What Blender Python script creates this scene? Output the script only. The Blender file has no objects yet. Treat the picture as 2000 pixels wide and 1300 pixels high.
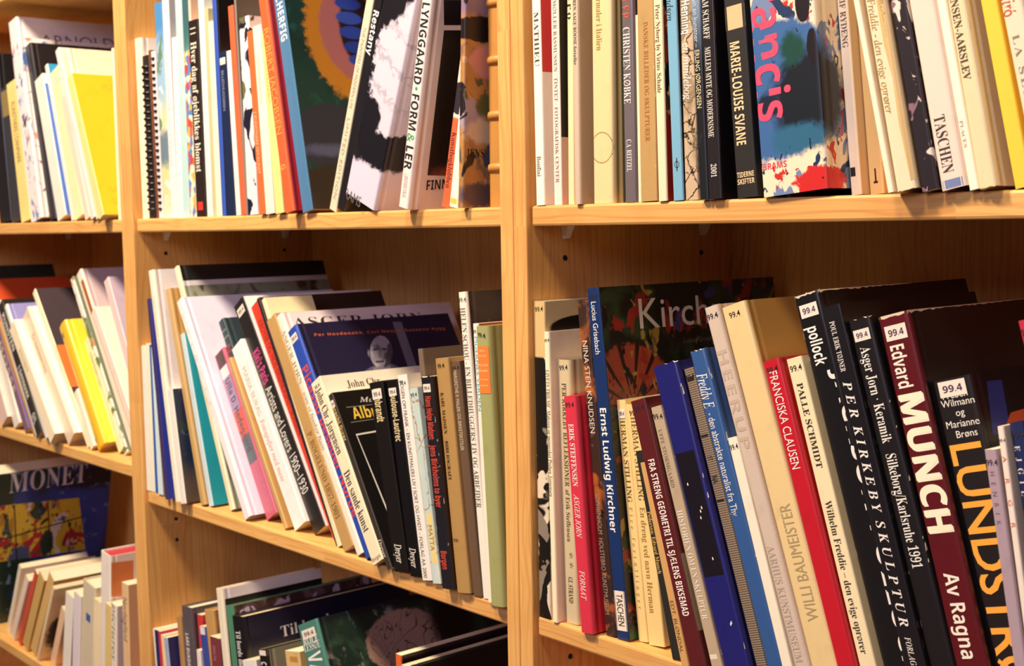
import bpy, bmesh, math, random
from mathutils import Matrix, Vector

# ------------------------------------------------------------------ camera, world, lights, exposure
scene = bpy.context.scene
col = scene.collection
random.seed(7)
cam_data = bpy.data.cameras.new('camera')
cam_data.sensor_width = 36.0
cam_data.lens = 45.62
cam_data.clip_start = 0.02
cam_data.dof.use_dof = True
cam_data.dof.focus_distance = 1.02
cam_data.dof.aperture_fstop = 13.0
camera = bpy.data.objects.new('camera', cam_data)
_r = Vector((0.65381213, 0.75647182, -0.01673566)); _u = Vector((-0.05172865, 0.06675291, 0.99642772)); _b = Vector((0.75488665, -0.65061081, 0.08277513))
_m = Matrix((_r, _u, _b)).transposed().to_4x4(); _m.translation = (0.8784183, -0.7603333, 0.0013474)
camera.matrix_world = _m
col.objects.link(camera)
scene.camera = camera

world = bpy.data.worlds.new('room_light'); scene.world = world; world.use_nodes = True
bg = world.node_tree.nodes['Background']; bg.inputs[0].default_value = (0.86, 0.78, 1.0, 1); bg.inputs[1].default_value = 0.04

def area(name, loc, target, size, power, color):
    l = bpy.data.lights.new(name, 'AREA'); l.shape = 'DISK'; l.size = size; l.energy = power; l.color = color
    o = bpy.data.objects.new(name, l); o.location = loc
    o.rotation_euler = (Vector(target) - Vector(loc)).to_track_quat('-Z', 'Y').to_euler(); col.objects.link(o); return o
area('ceiling_lamp', (-0.62, -0.98, 1.62), (-0.45, 0.0, -0.1), 0.34, 68.0, (1.0, 0.82, 0.58))
area('aisle_lamp', (0.46, -0.98, 1.62), (0.2, 0.0, -0.1), 0.34, 21.0, (1.0, 0.77, 0.50))
area('daylight', (0.8, -2.9, 1.2), (-0.7, 0.0, -0.2), 1.3, 34.0, (0.80, 0.74, 1.0))

vs = scene.view_settings
vs.view_transform = 'Standard'; vs.look = 'None'; vs.exposure = 0.20; vs.gamma = 1.0; vs.use_curve_mapping = False

# ------------------------------------------------------------------ helpers
def lin(h):
    o = []
    for i in (0, 2, 4):
        c = int(h[i:i+2], 16) / 255
        o.append(c / 12.92 if c <= .04045 else ((c + .055) / 1.055) ** 2.4)
    return (*o, 1.0)

class NT:
    def __init__(s, name, rough=.55, coat=0.0):
        s.m = bpy.data.materials.new(name); s.m.use_nodes = True; s.t = s.m.node_tree; s.n = s.t.nodes; s.l = s.t.links
        s.b = s.n['Principled BSDF']; s.b.inputs['Roughness'].default_value = rough
        if coat: s.b.inputs['Coat Weight'].default_value = coat; s.b.inputs['Coat Roughness'].default_value = .25
        s.tc = None
    def co(s):
        if not s.tc: s.tc = s.n.new('ShaderNodeTexCoord').outputs['Object']
        return s.tc
    def put(s, sock, v):
        if hasattr(v, 'is_linked') or isinstance(v, bpy.types.NodeSocket): s.l.new(v, sock)
        else: sock.default_value = v
    def math(s, op, a, b=0.0, clamp=False):
        q = s.n.new('ShaderNodeMath'); q.operation = op; q.use_clamp = clamp; s.put(q.inputs[0], a); s.put(q.inputs[1], b); return q.outputs[0]
    def mix(s, f, a, b):
        q = s.n.new('ShaderNodeMix'); q.data_type = 'RGBA'; s.put(q.inputs[0], f); s.put(q.inputs[6], a); s.put(q.inputs[7], b); return q.outputs[2]
    def step(s, v, lo, hi):
        q = s.n.new('ShaderNodeMapRange'); q.interpolation_type = 'SMOOTHSTEP'; s.put(q.inputs[0], v); q.inputs[1].default_value = lo; q.inputs[2].default_value = hi; return q.outputs[0]
    def noise(s, vec, scale, detail=3.0, rough=.55, dist=0.0):
        q = s.n.new('ShaderNodeTexNoise'); s.put(q.inputs['Vector'], vec); q.inputs['Scale'].default_value = scale; q.inputs['Detail'].default_value = detail; q.inputs['Roughness'].default_value = rough; q.inputs['Distortion'].default_value = dist; return q.outputs[0]
    def vmap(s, vec, scale=(1, 1, 1), loc=(0, 0, 0)):
        q = s.n.new('ShaderNodeMapping'); s.put(q.inputs[0], vec); q.inputs[1].default_value = loc; q.inputs[3].default_value = scale; return q.outputs[0]
    def sep(s, vec):
        q = s.n.new('ShaderNodeSeparateXYZ'); s.put(q.inputs[0], vec); return q.outputs
    def comb(s, x, y, z):
        q = s.n.new('ShaderNodeCombineXYZ'); s.put(q.inputs[0], x); s.put(q.inputs[1], y); s.put(q.inputs[2], z); return q.outputs[0]
    def vor(s, vec, scale, feature='F1', out='Distance', rnd=1.0):
        q = s.n.new('ShaderNodeTexVoronoi'); q.feature = feature; s.put(q.inputs['Vector'], vec); q.inputs['Scale'].default_value = scale; q.inputs['Randomness'].default_value = rnd; return q.outputs[out]
    def bump(s, h, strength, dist=.001):
        q = s.n.new('ShaderNodeBump'); q.inputs['Strength'].default_value = strength; q.inputs['Distance'].default_value = dist; s.put(q.inputs['Height'], h); s.l.new(q.outputs[0], s.b.inputs['Normal'])
    def out(s, c):
        s.put(s.b.inputs['Base Color'], c); return s.m

_mats = {}
def wood(axis, key):
    """pine planks: staves side by side across the grain, fine growth rings along AXIS"""
    k = ('wood', axis, key)
    if k in _mats: return _mats[k]
    s = NT('pine_' + key, .5); g = s.n.new('ShaderNodeNewGeometry').outputs['Position']; x, y, z = s.sep(g)
    along, a, b = {'x': (x, y, z), 'z': (z, x, y)}[axis]
    across = s.math('ADD', b if axis == 'z' else a, s.math('MULTIPLY', a if axis == 'z' else b, .93))
    cell = s.math('FLOOR', s.math('DIVIDE', across, .047)); row = s.math('FLOOR', s.math('DIVIDE', s.math('ADD', along, s.math('MULTIPLY', cell, .173)), .43 if axis == 'x' else 3.0))
    wn = s.n.new('ShaderNodeTexWhiteNoise'); wn.noise_dimensions = '2D'; s.put(wn.inputs['Vector'], s.comb(cell, row, 0.0)); rnd = wn.outputs[0]
    off = s.math('MULTIPLY', rnd, 7.0)
    v = s.comb(s.math('MULTIPLY', along, 1.1), s.math('ADD', across, off), s.math('MULTIPLY', rnd, 3.0))
    warp = s.noise(v, 4.0, 2.0, .5, .5)
    dens = s.noise(s.comb(s.math('MULTIPLY', along, .15), s.math('MULTIPLY', across, 28.0), rnd), 1.0, 2.0)
    ring = s.math('SINE', s.math('ADD', s.math('MULTIPLY', across, 760.0), s.math('ADD', s.math('MULTIPLY', warp, 34.0), s.math('MULTIPLY', dens, 26.0))))
    ring = s.step(ring, .1, 1.0)
    big = s.noise(v, 14.0, 3.0)
    fine = s.noise(s.comb(s.math('MULTIPLY', along, 6.0), s.math('MULTIPLY', across, 520.0), rnd), 1.0, 3.0, .7)
    wide = s.noise(s.comb(s.math('MULTIPLY', along, 1.6), s.math('MULTIPLY', across, 130.0), rnd), 1.0, 2.0)
    c = s.mix(s.math('MULTIPLY', ring, s.math('MULTIPLY', s.step(wide, .25, .7), .40)), lin('ecb86c'), lin('b87438'))
    c = s.mix(s.math('MULTIPLY', s.step(big, .45, .7), .30), c, lin('cf8c48'))
    c = s.mix(s.math('MULTIPLY', s.math('SUBTRACT', rnd, .3), .45, True), c, lin('ca8448'))
    c = s.mix(s.math('MULTIPLY', s.step(fine, .45, .75), .38), c, lin('ad6e34'))
    s.bump(ring, .08, .0006)
    _mats[k] = s.out(c); return _mats[k]

def plain(hexc, rough=.5, kind='paper'):
    k = (hexc, rough, kind)
    if k in _mats: return _mats[k]
    s = NT('%s_%s' % (kind, hexc), rough)
    c = lin(hexc)
    if kind == 'ink': s.put(s.b.inputs['Base Color'], c); _mats[k] = s.m; return s.m
    n = s.noise(s.co(), 60.0, 4.0, .65); n2 = s.noise(s.vmap(s.co(), (260, 260, 40)), 1.0, 2.0)
    dark = tuple(v * .72 for v in c[:3]) + (1,)
    o = s.mix(s.math('MULTIPLY', s.step(n, .5, .82), .45), c, dark)
    if kind == 'cloth':
        w = s.noise(s.vmap(s.co(), (900, 900, 1600)), 1.0, 1.0); o = s.mix(s.math('MULTIPLY', w, .35), o, dark); s.bump(w, .25, .0004)
    elif kind == 'pages':
        w = s.noise(s.vmap(s.co(), (2600, 2, 2)), 1.0, 1.0); o = s.mix(s.math('MULTIPLY', s.step(w, .4, .7), .45), o, tuple(v * .6 for v in c[:3]) + (1,))
    else:
        o = s.mix(s.math('MULTIPLY', s.step(n2, .62, .85), .18), o, tuple(min(1, v * 1.25 + .03) for v in c[:3]) + (1,))
        if rough < .5: s.b.inputs['Coat Weight'].default_value = .25; s.b.inputs['Coat Roughness'].default_value = .2
    _mats[k] = s.out(o); return _mats[k]

# painted and photographed covers: U runs round from the spine (negative) on to the front, V runs up the book
PAINT = {
 'scatter': ('f2ecec', [('n', 45, .56, .64, '5a78b8'), ('n', 60, .6, .66, '7a4a72', 5), ('n', 52, .6, .68, 'd98a7c', 9), ('n', 40, .63, .7, '2c2830', 14)]),
 'monet': ('20352c', [('b', .17, .19, .085, .14, '36479c', .45, .6), ('n', 18, .5, .68, '2b3f8c'), ('b', .2, .27, .10, .03, '201c30', .5, .6), ('n', 60, .6, .68, '7886a8', 3), ('n', 30, .6, .8, '1a2226', 7)]),
 'monet2': ('dcb838', [('n', 40, .54, .62, 'b8842c', 2), ('n', 24, .56, .59, 'b02a34', 5), ('n', 26, .58, .61, 'ded0cc', 8), ('b', .118, .15, .014, .030, '26382e', .2, .8), ('n', 28, .6, .62, '2e4a38', 12), ('b', .07, .135, .022, .022, '50587c', .3, 1.2), ('n', 48, .64, .68, '4a5690', 15), ('n', 60, .62, .66, '1c1812', 17)]),
 'figure': ('ecd2a8', [('b', .03, .06, .03, .05, '2e201c', .3, .8), ('b', .055, .11, .022, .03, '3a2a24', .3, .9), ('b', .07, .15, .02, .02, '6c8a4c', .3, .7)]),
 'ink': ('d9cbd6', [('b', .03, .14, .025, .006, '2a2024', .2, .6), ('b', .04, .09, .03, .012, '6a6070', .3, 1.2), ('b', .03, .05, .03, .01, '7a7080', .3, 1.2)]),
 'sky': ('d9d8a0', [('v', .12, .17, '9ac0dc'), ('n', 30, .5, .6, 'f0f2ee', 2), ('v', .20, .25, '4f8fc8'), ('n', 36, .56, .64, '6a8a72', 5), ('b', .0, .09, .08, .03, '6f8694', .5, .8)]),
 'confetti': ('e8c878', [('c', 150, 'd9683a', 'e8b850', '5f88c8', 'c94a4a', 'efe3cc')]),
 'blotch': ('f0e6ea', [('n', 26, .53, .55, '1c1c30'), ('n', 30, .58, .6, '6a6a48', 6)]),
 'loop': ('12403f', [('n', 22, .45, .7, '0d2c2c'), ('n', 60, .58, .72, '1a5854', 3), ('b', .088, .202, .070, .084, 'cf8a32', .10, .42), ('b', .092, .204, .053, .062, 'b8727a', .10, .25), ('b', .098, .206, .032, .046, '2a1c26', .15, .2),
   ('b', .084, .238, .020, .0085, '2f4cc0', .25, .1), ('b', .083, .221, .020, .0085, '3a5ad0', .25, .1), ('b', .085, .204, .020, .0085, '2f4cc0', .25, .1), ('b', .088, .187, .019, .008, '2a44b0', .25, .1), ('b', .091, .172, .018, .0075, '3450c4', .25, .1),
   ('b', .045, .082, .060, .040, '30324a', .12, .35), ('b', .03, .066, .050, .010, '5c608a', .7, .9), ('b', .06, .018, .09, .040, '34272a', .2, .5)]),
 'feather': ('15121a', [('n', 40, .5, .75, '232028'), ('b', .004, .150, .056, .092, 'd8cfde', .10, .62), ('w', .09, .20, 190, '6a6478', .40), ('b', -.062, .238, .064, .066, '15121a', .12, .45), ('b', -.038, .088, .020, .020, '15121a', .2, .8), ('b', .012, .064, .055, .016, '15121a', .15, 1.0), ('b', .0, .0, .2, .044, 'dcd0e4', .12, .42)]),
 'bowl': ('17100f', [('n', 22, .5, .75, '2a1d18'), ('b', .10, .01, .10, .05, 'c96a58', .4, .25), ('b', .09, .14, .06, .10, '0f0b0c', .3, .2)]),
 'orangebk': ('f1e4d2', [('b', -.005, .105, .02, .016, '2a2430', .1, .2), ('v2', .085, .088, 'e2643e')]),
 'jens': ('b9854c', [('n', 35, .5, .62, '8a6a58', 2), ('n', 50, .56, .62, '5f5a44', 5), ('n', 60, .6, .66, 'd0a890', 9), ('v', .172, .182, '8e7690'), ('b', .022, .164, .05, .0125, '1d1418', .15, .5), ('b', .028, .135, .026, .018, 'd08c84', .3, .5), ('b', .006, .085, .020, .018, 'a898a8', .3, .8), ('b', .03, .095, .02, .012, '66643c', .3, 1.2), ('b', .025, .07, .03, .014, 'd4bca4', .4, 1.0), ('n', 55, .62, .66, '20181c', 14), ('b', .035, .048, .014, .014, '4a4c68', .3, .9), ('b', .02, .012, .03, .014, '5a4a52', .4, 1.0)]),
 'redgreen': ('f0d49c', [('n', 40, .48, .52, 'a83a20', 1), ('n', 44, .52, .56, '2c3a20', 5), ('n', 50, .56, .6, '1a1410', 9), ('v2', .05, .09, 'a8281c')]),
 'cracked': ('c9b090', [('k', 75, .05, '2a2018'), ('n', 30, .5, .7, '8a7658', 3), ('v', .13, .21, '17181a')]),
 'bluedark': ('17191e', [('n', 60, .58, .68, '5a6068'), ('v', .10, .17, '90a8c4')]),
 'francis': ('f0e2c4', [('n', 38, .56, .585, '7488b0', 3), ('n', 95, .62, .65, 'c8342c', 11), ('n', 60, .60, .62, '22365c', 17), ('b', -.004, .004, .026, .013, 'd02a2a', .12, 1.2), ('b', -.04, .076, .06, .054, '3f68a0', .12, .42), ('b', -.008, .066, .042, .040, '141a24', .35, .65), ('b', -.022, .038, .034, .013, '2f6688', .45, .9), ('b', -.022, .102, .014, .016, '17463e', .5, 1.0), ('b', -.046, .066, .014, .012, '1a2438', .5, 1.0), ('b', -.011, .132, .0065, .015, '1a1018', .08, .35), ('b', -.005, .100, .005, .013, '1a1018', .08, .35), ('n', 130, .665, .685, '1c1420', 23)]),
 'splotch': ('251c24', [('n', 34, .6, .62, 'e9dccf', 2), ('n', 70, .62, .65, '8a6a78', 6), ('n', 160, .64, .68, 'cbb8b0', 9)]),
 'greenwhite': ('f4efe0', [('n', 34, .52, .57, '5a7a4c', 1), ('n', 40, .6, .64, 'c08a50', 4), ('n', 50, .62, .66, '3a4638', 7)]),
 'nightsea': ('1e2c4a', [('n', 40, .48, .6, '2c4038'), ('n', 70, .62, .72, '58708a', 4), ('v2', .02, .06, '5c5048')]),
 'blackband': ('8d9284', [('n', 20, .48, .66, '5c6458'), ('n', 26, .55, .65, '4a3228', 6), ('v', .3005, .3015, 'cfc9d4'), ('v', .3075, .3085, '15171c')]),
 'marble': ('c6d8d2', [('k', 22, .012, 'a8763c'), ('n', 24, .55, .72, 'dfe4d4', 3), ('n', 90, .66, .72, '7a8a88', 5)]),
 'greyphoto': ('4a423e', [('n', 20, .45, .65, '2a2524'), ('n', 40, .6, .72, '8a8078', 6), ('w', .06, .2, 160, '6e665e', .6)]),
 'blackwhite': ('121015', [('v', .2445, .245, 'e9e2ea')]),
 'brownfig': ('3c2524', [('n', 30, .5, .6, '6a4a5a', 2), ('n', 40, .58, .63, '8a5a38', 6), ('n', 26, .6, .62, 'b8a8c4', 11)]),
 'boulder': ('1e322a', [('n', 25, .5, .62, '34503c', 2), ('n', 40, .6, .7, '8f8a80', 5), ('v', .262, .272, '101c20'), ('n', 50, .62, .74, '5a7078', 8), ('b', .108, .226, .055, .038, 'b08c7c', .08, .25), ('k2', .108, .226, .052, .036, 30, '4a2c24'), ('b', .18, .235, .04, .05, '1a1411', .5, .6)]),
 'bwfig': ('e6d6bc', [('n', 22, .5, .515, '15120f', 4), ('n', 26, .58, .6, '8d7f70', 8), ('v', .235, .237, 'd9bb80')]),
 'blackwhitefig': ('e6d6bc', [('n', 24, .5, .52, '15120f', 4), ('n', 26, .58, .6, '8d7f70', 8), ('v', .228, .23, 'd3bd92'), ('b', .055, .262, .052, .011, '15110e', .1, .15)]),
 'rustpaint': ('3a261e', [('n', 34, .52, .62, 'a85a26', 2), ('n', 50, .58, .66, '1c1412', 6), ('n', 46, .62, .7, 'c47a3a', 10), ('n', 70, .64, .7, '5a4640', 13)]),
 'kirch': ('17160f', [('n', 26, .52, .64, '2a3a22', 2), ('n', 40, .6, .66, '3a3c6a', 5), ('b', .03, .222, .045, .030, '94402a', .12, .5), ('f', .03, .196, .060, '2a1410'), ('n', 44, .57, .62, '8a2820', 9), ('n', 55, .59, .64, '9a8038', 12), ('n', 60, .6, .64, '17140f', 21), ('v2', .004, .012, '2c5a34'), ('n', 30, .66, .72, '1a4a2a', 16)]),
 'ribbed': ('8e7c68', [('s', 900, '5c4e42')]),
 'bust': ('9a94a8', [('b', .0, .0, 9, 9, '9a94a8', .1, 0), ('n', 55, .5, .66, '4a4658', 2), ('n', 90, .6, .7, 'd0cad8', 5)]),
}
def paint(name, t):
    k = ('paint', name, round(t, 3))
    if k in _mats: return _mats[k]
    base, layers = PAINT[name]
    s = NT('printed_' + name, .42, .25)
    x, y, z = s.sep(s.co())
    U = s.math('ADD', y, s.math('SUBTRACT', x, t)); V = z
    P = s.comb(U, V, 0.0)
    fuzz = s.math('SUBTRACT', s.noise(P, 90.0, 6.0, .68), .5); c = lin(base)
    for L in layers:
        if L[0] == 'n':
            seed = L[5] if len(L) > 5 else 0
            f = s.step(s.noise(s.vmap(P, (1, .7, 1), (seed * 3.1, seed * 1.7, seed)), L[1], 3.5, .55, .6), L[2], L[3]); c = s.mix(f, c, lin(L[4]))
        elif L[0] in ('b', 'k2'):
            u, v, ru, rv = L[1:5]
            dx = s.math('DIVIDE', s.math('SUBTRACT', U, u), ru); dy = s.math('DIVIDE', s.math('SUBTRACT', V, v), rv)
            d = s.math('SQRT', s.math('ADD', s.math('MULTIPLY', dx, dx), s.math('MULTIPLY', dy, dy)))
            if L[0] == 'b':
                d = s.math('ADD', d, s.math('MULTIPLY', fuzz, L[7])); f = s.step(d, 1.0, 1.0 - L[6]); c = s.mix(f, c, lin(L[5]))
            else:
                inside = s.step(d, 1.0, .85); wob = s.noise(P, 18.0, 2.0, .5, 1.5)
                q = s.math('ABSOLUTE', s.math('SINE', s.math('MULTIPLY', wob, L[5])))
                c = s.mix(s.math('MULTIPLY', s.step(q, .35, .0), inside), c, lin(L[6]))
        elif L[0] == 'v': c = s.mix(s.step(s.math('ADD', V, s.math('MULTIPLY', fuzz, .25 * max(L[2] - L[1], 0) if L[2] - L[1] > .002 else 0.0)), L[1], L[2]), c, lin(L[3]))
        elif L[0] == 'v2': c = s.mix(s.step(V, L[2], L[1]), c, lin(L[3]))
        elif L[0] == 'c':
            q = s.vor(s.vmap(P, (1, .7, 1)), L[1], 'F1', 'Color', .9); r, g, b = s.sep(q)
            c = s.mix(s.step(r, .2, .22), lin(L[2]), lin(L[3])); c = s.mix(s.step(g, .6, .62), c, lin(L[4])); c = s.mix(s.step(b, .75, .77), c, lin(L[5])); c = s.mix(s.step(g, .25, .23), c, lin(L[6]))
        elif L[0] == 'k':
            wv = s.comb(s.math('ADD', U, s.math('MULTIPLY', fuzz, .01)), s.math('ADD', V, s.math('MULTIPLY', fuzz, .02)), 0.0)
            q = s.vor(wv, L[1], 'DISTANCE_TO_EDGE'); c = s.mix(s.step(q, L[2], L[2] * .3), c, lin(L[3]))
        elif L[0] == 'w':
            q = s.math('SINE', s.math('ADD', s.math('MULTIPLY', V, L[3]), s.math('ADD', s.math('MULTIPLY', U, 60.0), s.math('MULTIPLY', fuzz, 9.0))))
            m = s.math('MULTIPLY', s.step(V, L[1], L[1] + .03), s.step(V, L[2], L[2] - .03)); c = s.mix(s.math('MULTIPLY', s.math('MULTIPLY', s.step(q, .75, 1.0), m), L[5]), c, lin(L[4]))
        elif L[0] == 's':
            q = s.math('SINE', s.math('MULTIPLY', V, L[1] * 4)); c = s.mix(s.math('MULTIPLY', s.step(q, -.3, .6), .7), c, lin(L[2])); s.bump(q, .3, .0005)
        elif L[0] == 'f':
            a = s.n.new('ShaderNodeMath'); a.operation = 'ARCTAN2'; s.put(a.inputs[0], s.math('SUBTRACT', V, L[2])); s.put(a.inputs[1], s.math('SUBTRACT', U, L[1]))
            q = s.math('SINE', s.math('MULTIPLY', a.outputs[0], 15.0)); dx = s.math('SUBTRACT', U, L[1]); dy = s.math('SUBTRACT', V, L[2])
            d = s.math('SQRT', s.math('ADD', s.math('MULTIPLY', dx, dx), s.math('MULTIPLY', dy, dy)))
            c = s.mix(s.math('MULTIPLY', s.step(q, .55, .9), s.step(d, L[3], L[3] * .9)), c, lin(L[4]))
    _mats[k] = s.out(c); return _mats[k]

def mesh_obj(name, verts, faces, mats, fm=None, parent=None, smooth=False):
    me = bpy.data.meshes.new(name); me.from_pydata(verts, [], faces)
    for m in mats: me.materials.append(m)
    if fm: me.polygons.foreach_set('material_index', fm)
    if smooth: me.polygons.foreach_set('use_smooth', [True] * len(faces))
    me.update(); o = bpy.data.objects.new(name, me); col.objects.link(o)
    if parent: o.parent = parent
    return o
def empty(name, loc, rot=(0, 0, 0)):
    o = bpy.data.objects.new(name, None); o.location = loc; o.rotation_euler = rot; o.empty_display_size = .02; col.objects.link(o); return o
def rounded_box(name, lo, hi, r, mat, parent=None, seg=2):
    bm = bmesh.new(); bmesh.ops.create_cube(bm, size=1.0)
    for v in bm.verts: v.co = [lo[i] + (v.co[i] + .5) * (hi[i] - lo[i]) for i in range(3)]
    if r: bmesh.ops.bevel(bm, geom=bm.edges[:], offset=r, segments=seg, affect='EDGES', profile=.5)
    me = bpy.data.meshes.new(name); bm.to_mesh(me); bm.free(); me.materials.append(mat)
    o = bpy.data.objects.new(name, me); col.objects.link(o)
    if parent: o.parent = parent
    return o

# ------------------------------------------------------------------ glyphs
def _range(u, l, dg=None):
    d = {}
    for i in range(26): d[chr(65 + i)] = chr(u + i); d[chr(97 + i)] = chr(l + i)
    if dg:
        for i in range(10): d[chr(48 + i)] = chr(dg + i)
    return d
FONT = {'n': ({}, .0), 'n2': ({}, .016), 's': (_range(0x1d400, 0x1d41a, 0x1d7ce), -.0065), 'sb': (_range(0x1d400, 0x1d41a, 0x1d7ce), 0.0),
        'i': (_range(0x1d434, 0x1d44e), .004), 'is': (_range(0x1d468, 0x1d482), -.003), 'b': (_range(0x1d5d4, 0x1d5ee, 0x1d7ec), .0)}
FONT['i'][0]['h'] = '\u210e'
GL = {}
def load_glyphs(need):
    tmp = []
    for f, ch in sorted(need):
        mp, off = FONT[f]; g = mp.get(ch, ch)
        pair = []
        for body in (g, 'H' + g + 'H'):
            c = bpy.data.curves.new('glyph', 'FONT'); c.body = body; c.resolution_u = 3; c.offset = off if body == g else 0.0
            o = bpy.data.objects.new('glyph', c); col.objects.link(o); pair.append(o)
        tmp.append((f, ch, pair))
    c = bpy.data.curves.new('glyph', 'FONT'); c.body = 'HH'; hh = bpy.data.objects.new('glyph', c); col.objects.link(hh)
    bpy.context.view_layer.update(); dg = bpy.context.evaluated_depsgraph_get(); base = hh.evaluated_get(dg).dimensions.x
    for f, ch, (a, b) in tmp:
        me = a.evaluated_get(dg).to_mesh(); vs = [(v.co.x, v.co.y) for v in me.vertices]; fs = [tuple(p.vertices) for p in me.polygons]
        a.evaluated_get(dg).to_mesh_clear()
        GL[(f, ch)] = (vs, fs, b.evaluated_get(dg).dimensions.x - base)
    for f, ch, pr in tmp:
        for o in pr: bpy.data.curves.remove(o.data)
    bpy.data.curves.remove(hh.data)
CAP = .695
def layout(text, f, cap, length=None, wide=1.9):
    """glyph triangles of TEXT in a box: x along the line from 0, y up from the baseline"""
    k = cap / CAP; adv = [GL[(f, c)][2] for c in text]; nat = sum(adv) * k; space = 0.0; sx = k
    if length:
        if length > nat:
            q = min(length / nat, 1.0 + .5 * (length < nat * 2.0)); sx *= q; nat *= q
            space = min(length - nat, nat * wide) / max(len(text) - 1, 1); nat2 = nat + space * max(len(text) - 1, 1); q = length / nat2; sx *= q; space *= q
        else: sx *= length / nat
    V = []; F = []; x = 0.0
    for c, a in zip(text, adv):
        vs, fs, _ = GL[(f, c)]; n = len(V); V += [(x + px * sx, py * k) for px, py in vs]; F += [tuple(i + n for i in q) for q in fs]; x += a * sx + space
    return V, F, x - space

# ------------------------------------------------------------------ the setting
wall = rounded_box('wall_back', (-2.6, .30, -1.50), (1.9, .40, 1.25), 0, plain('cfc4b4', .8, 'plaster')); wall['kind'] = 'structure'
flo = rounded_box('floor', (-2.6, -2.4, -1.56), (1.9, .40, -1.50), 0, plain('7a5a40', .6, 'floorboard')); flo['kind'] = 'structure'

U_TOP, M_TOP, ML_TOP, L_TOP = .018, -.352018, -.323347, -.704
def bookcase(x0, shelves, label, holes):
    root = empty('pine_bookcase', (x0 + .4, 0, -1.50)); root['label'] = label; root['category'] = 'bookcase'; root['group'] = 'pine bookcases along the wall'
    def part(name, lo, hi, r, mat, parent=root, seg=2):
        o = rounded_box(name, lo, hi, r, mat, None, seg); o.parent = parent; o.matrix_parent_inverse = Matrix.Translation(-root.location) if parent is root else Matrix(); return o
    wz, wx = wood('z', 'upright'), wood('x', 'shelf')
    part('side_panel', (x0 + .0003, 0, -1.4995), (x0 + .018, .286, .80), .0016, wz)
    part('side_panel', (x0 + .782, 0, -1.4995), (x0 + .7997, .286, .80), .0016, wz)
    part('back_panel', (x0 + .0182, .280, -1.42), (x0 + .7818, .2855, .79), 0, wz)
    dark = plain('140c08', .8, 'hole_shade'); pin_mat = plain('efe3d4', .35, 'plastic')  # pin holes are solid discs; their inner shade is put into the dark colour
    for zt in shelves:
        sh = part('shelf', (x0 + .0188, .0053, zt - .018), (x0 + .7812, .2790, zt), .0022, wx)
        for sx, xx in ((1, x0 + .018), (-1, x0 + .782)):
            for yy in (.046, .233):
                bm = bmesh.new(); prof = [(-.0045, 0), (.0045, 0), (.0028, -.0115), (-.0028, -.0115)]; th = .009
                ring = [[bm.verts.new((xx + sx * d, yy + a, zt - .0182 + b)) for a, b in prof] for d in (.0004, th)]
                for v in ring[1][2:]: v.co.x -= sx * .005
                for i in range(4): bm.faces.new((ring[0][i], ring[0][(i + 1) % 4], ring[1][(i + 1) % 4], ring[1][i]))
                bm.faces.new(ring[0]); bm.faces.new(ring[1]); bmesh.ops.recalc_face_normals(bm, faces=bm.faces[:])
                me = bpy.data.meshes.new('shelf_pin'); bm.to_mesh(me); bm.free(); me.materials.append(pin_mat)
                o = bpy.data.objects.new('shelf_pin', me); col.objects.link(o); o.parent = root; o.matrix_parent_inverse = Matrix.Translation(-root.location)
                o['label'] = 'white plastic shelf pin'
    for zt, steps in holes:
        for yy in (.046, .233):
            for k in range(steps):
                bm = bmesh.new(); bmesh.ops.create_cone(bm, cap_ends=True, segments=20, radius1=.0027, radius2=.0024, depth=.0012, matrix=Matrix.Translation((x0 + .0181, yy, zt - .047 - .0295 * k)) @ Matrix.Rotation(math.pi / 2, 4, 'Y'))
                me = bpy.data.meshes.new('pin_hole'); bm.to_mesh(me); bm.free(); me.materials.append(dark)
                o = bpy.data.objects.new('pin_hole', me); col.objects.link(o); o.parent = root; o.matrix_parent_inverse = Matrix.Translation(-root.location)
    return root
bookcase(-1.6, (.388, U_TOP, ML_TOP, L_TOP, -1.056, -1.43), 'left pine bookcase, farthest away and cut off by the left picture edge', ())
bookcase(-.8, (.388, U_TOP, M_TOP, L_TOP, -1.056, -1.43), 'middle pine bookcase, the one whose two uprights both show', ((U_TOP, 1), (M_TOP, 2)))
bookcase(0.0, (.388, U_TOP, M_TOP, L_TOP, -1.056, -1.43), 'right pine bookcase, nearest and cut off by the right picture edge', ((U_TOP, 1), (M_TOP, 1)))

# ------------------------------------------------------------------ books
GROUP = {'UL': 'books on the upper shelf of the left bookcase', 'ML': 'books on the middle shelf of the left bookcase', 'LL': 'books on the lower shelf of the left bookcase',
         'UM': 'books on the upper shelf of the middle bookcase', 'MM': 'books on the middle shelf of the middle bookcase', 'LM': 'books on the lower shelf of the middle bookcase',
         'UR': 'books on the upper shelf of the right bookcase', 'MR': 'books on the middle shelf of the right bookcase'}
def cmat(c, t, kind):
    if c.startswith('paint:'): return paint(c[6:], t)
    if kind == 'c': return plain(c, .78, 'cloth')
    return plain(c, .38 if kind == 'g' else .6, 'card')

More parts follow.
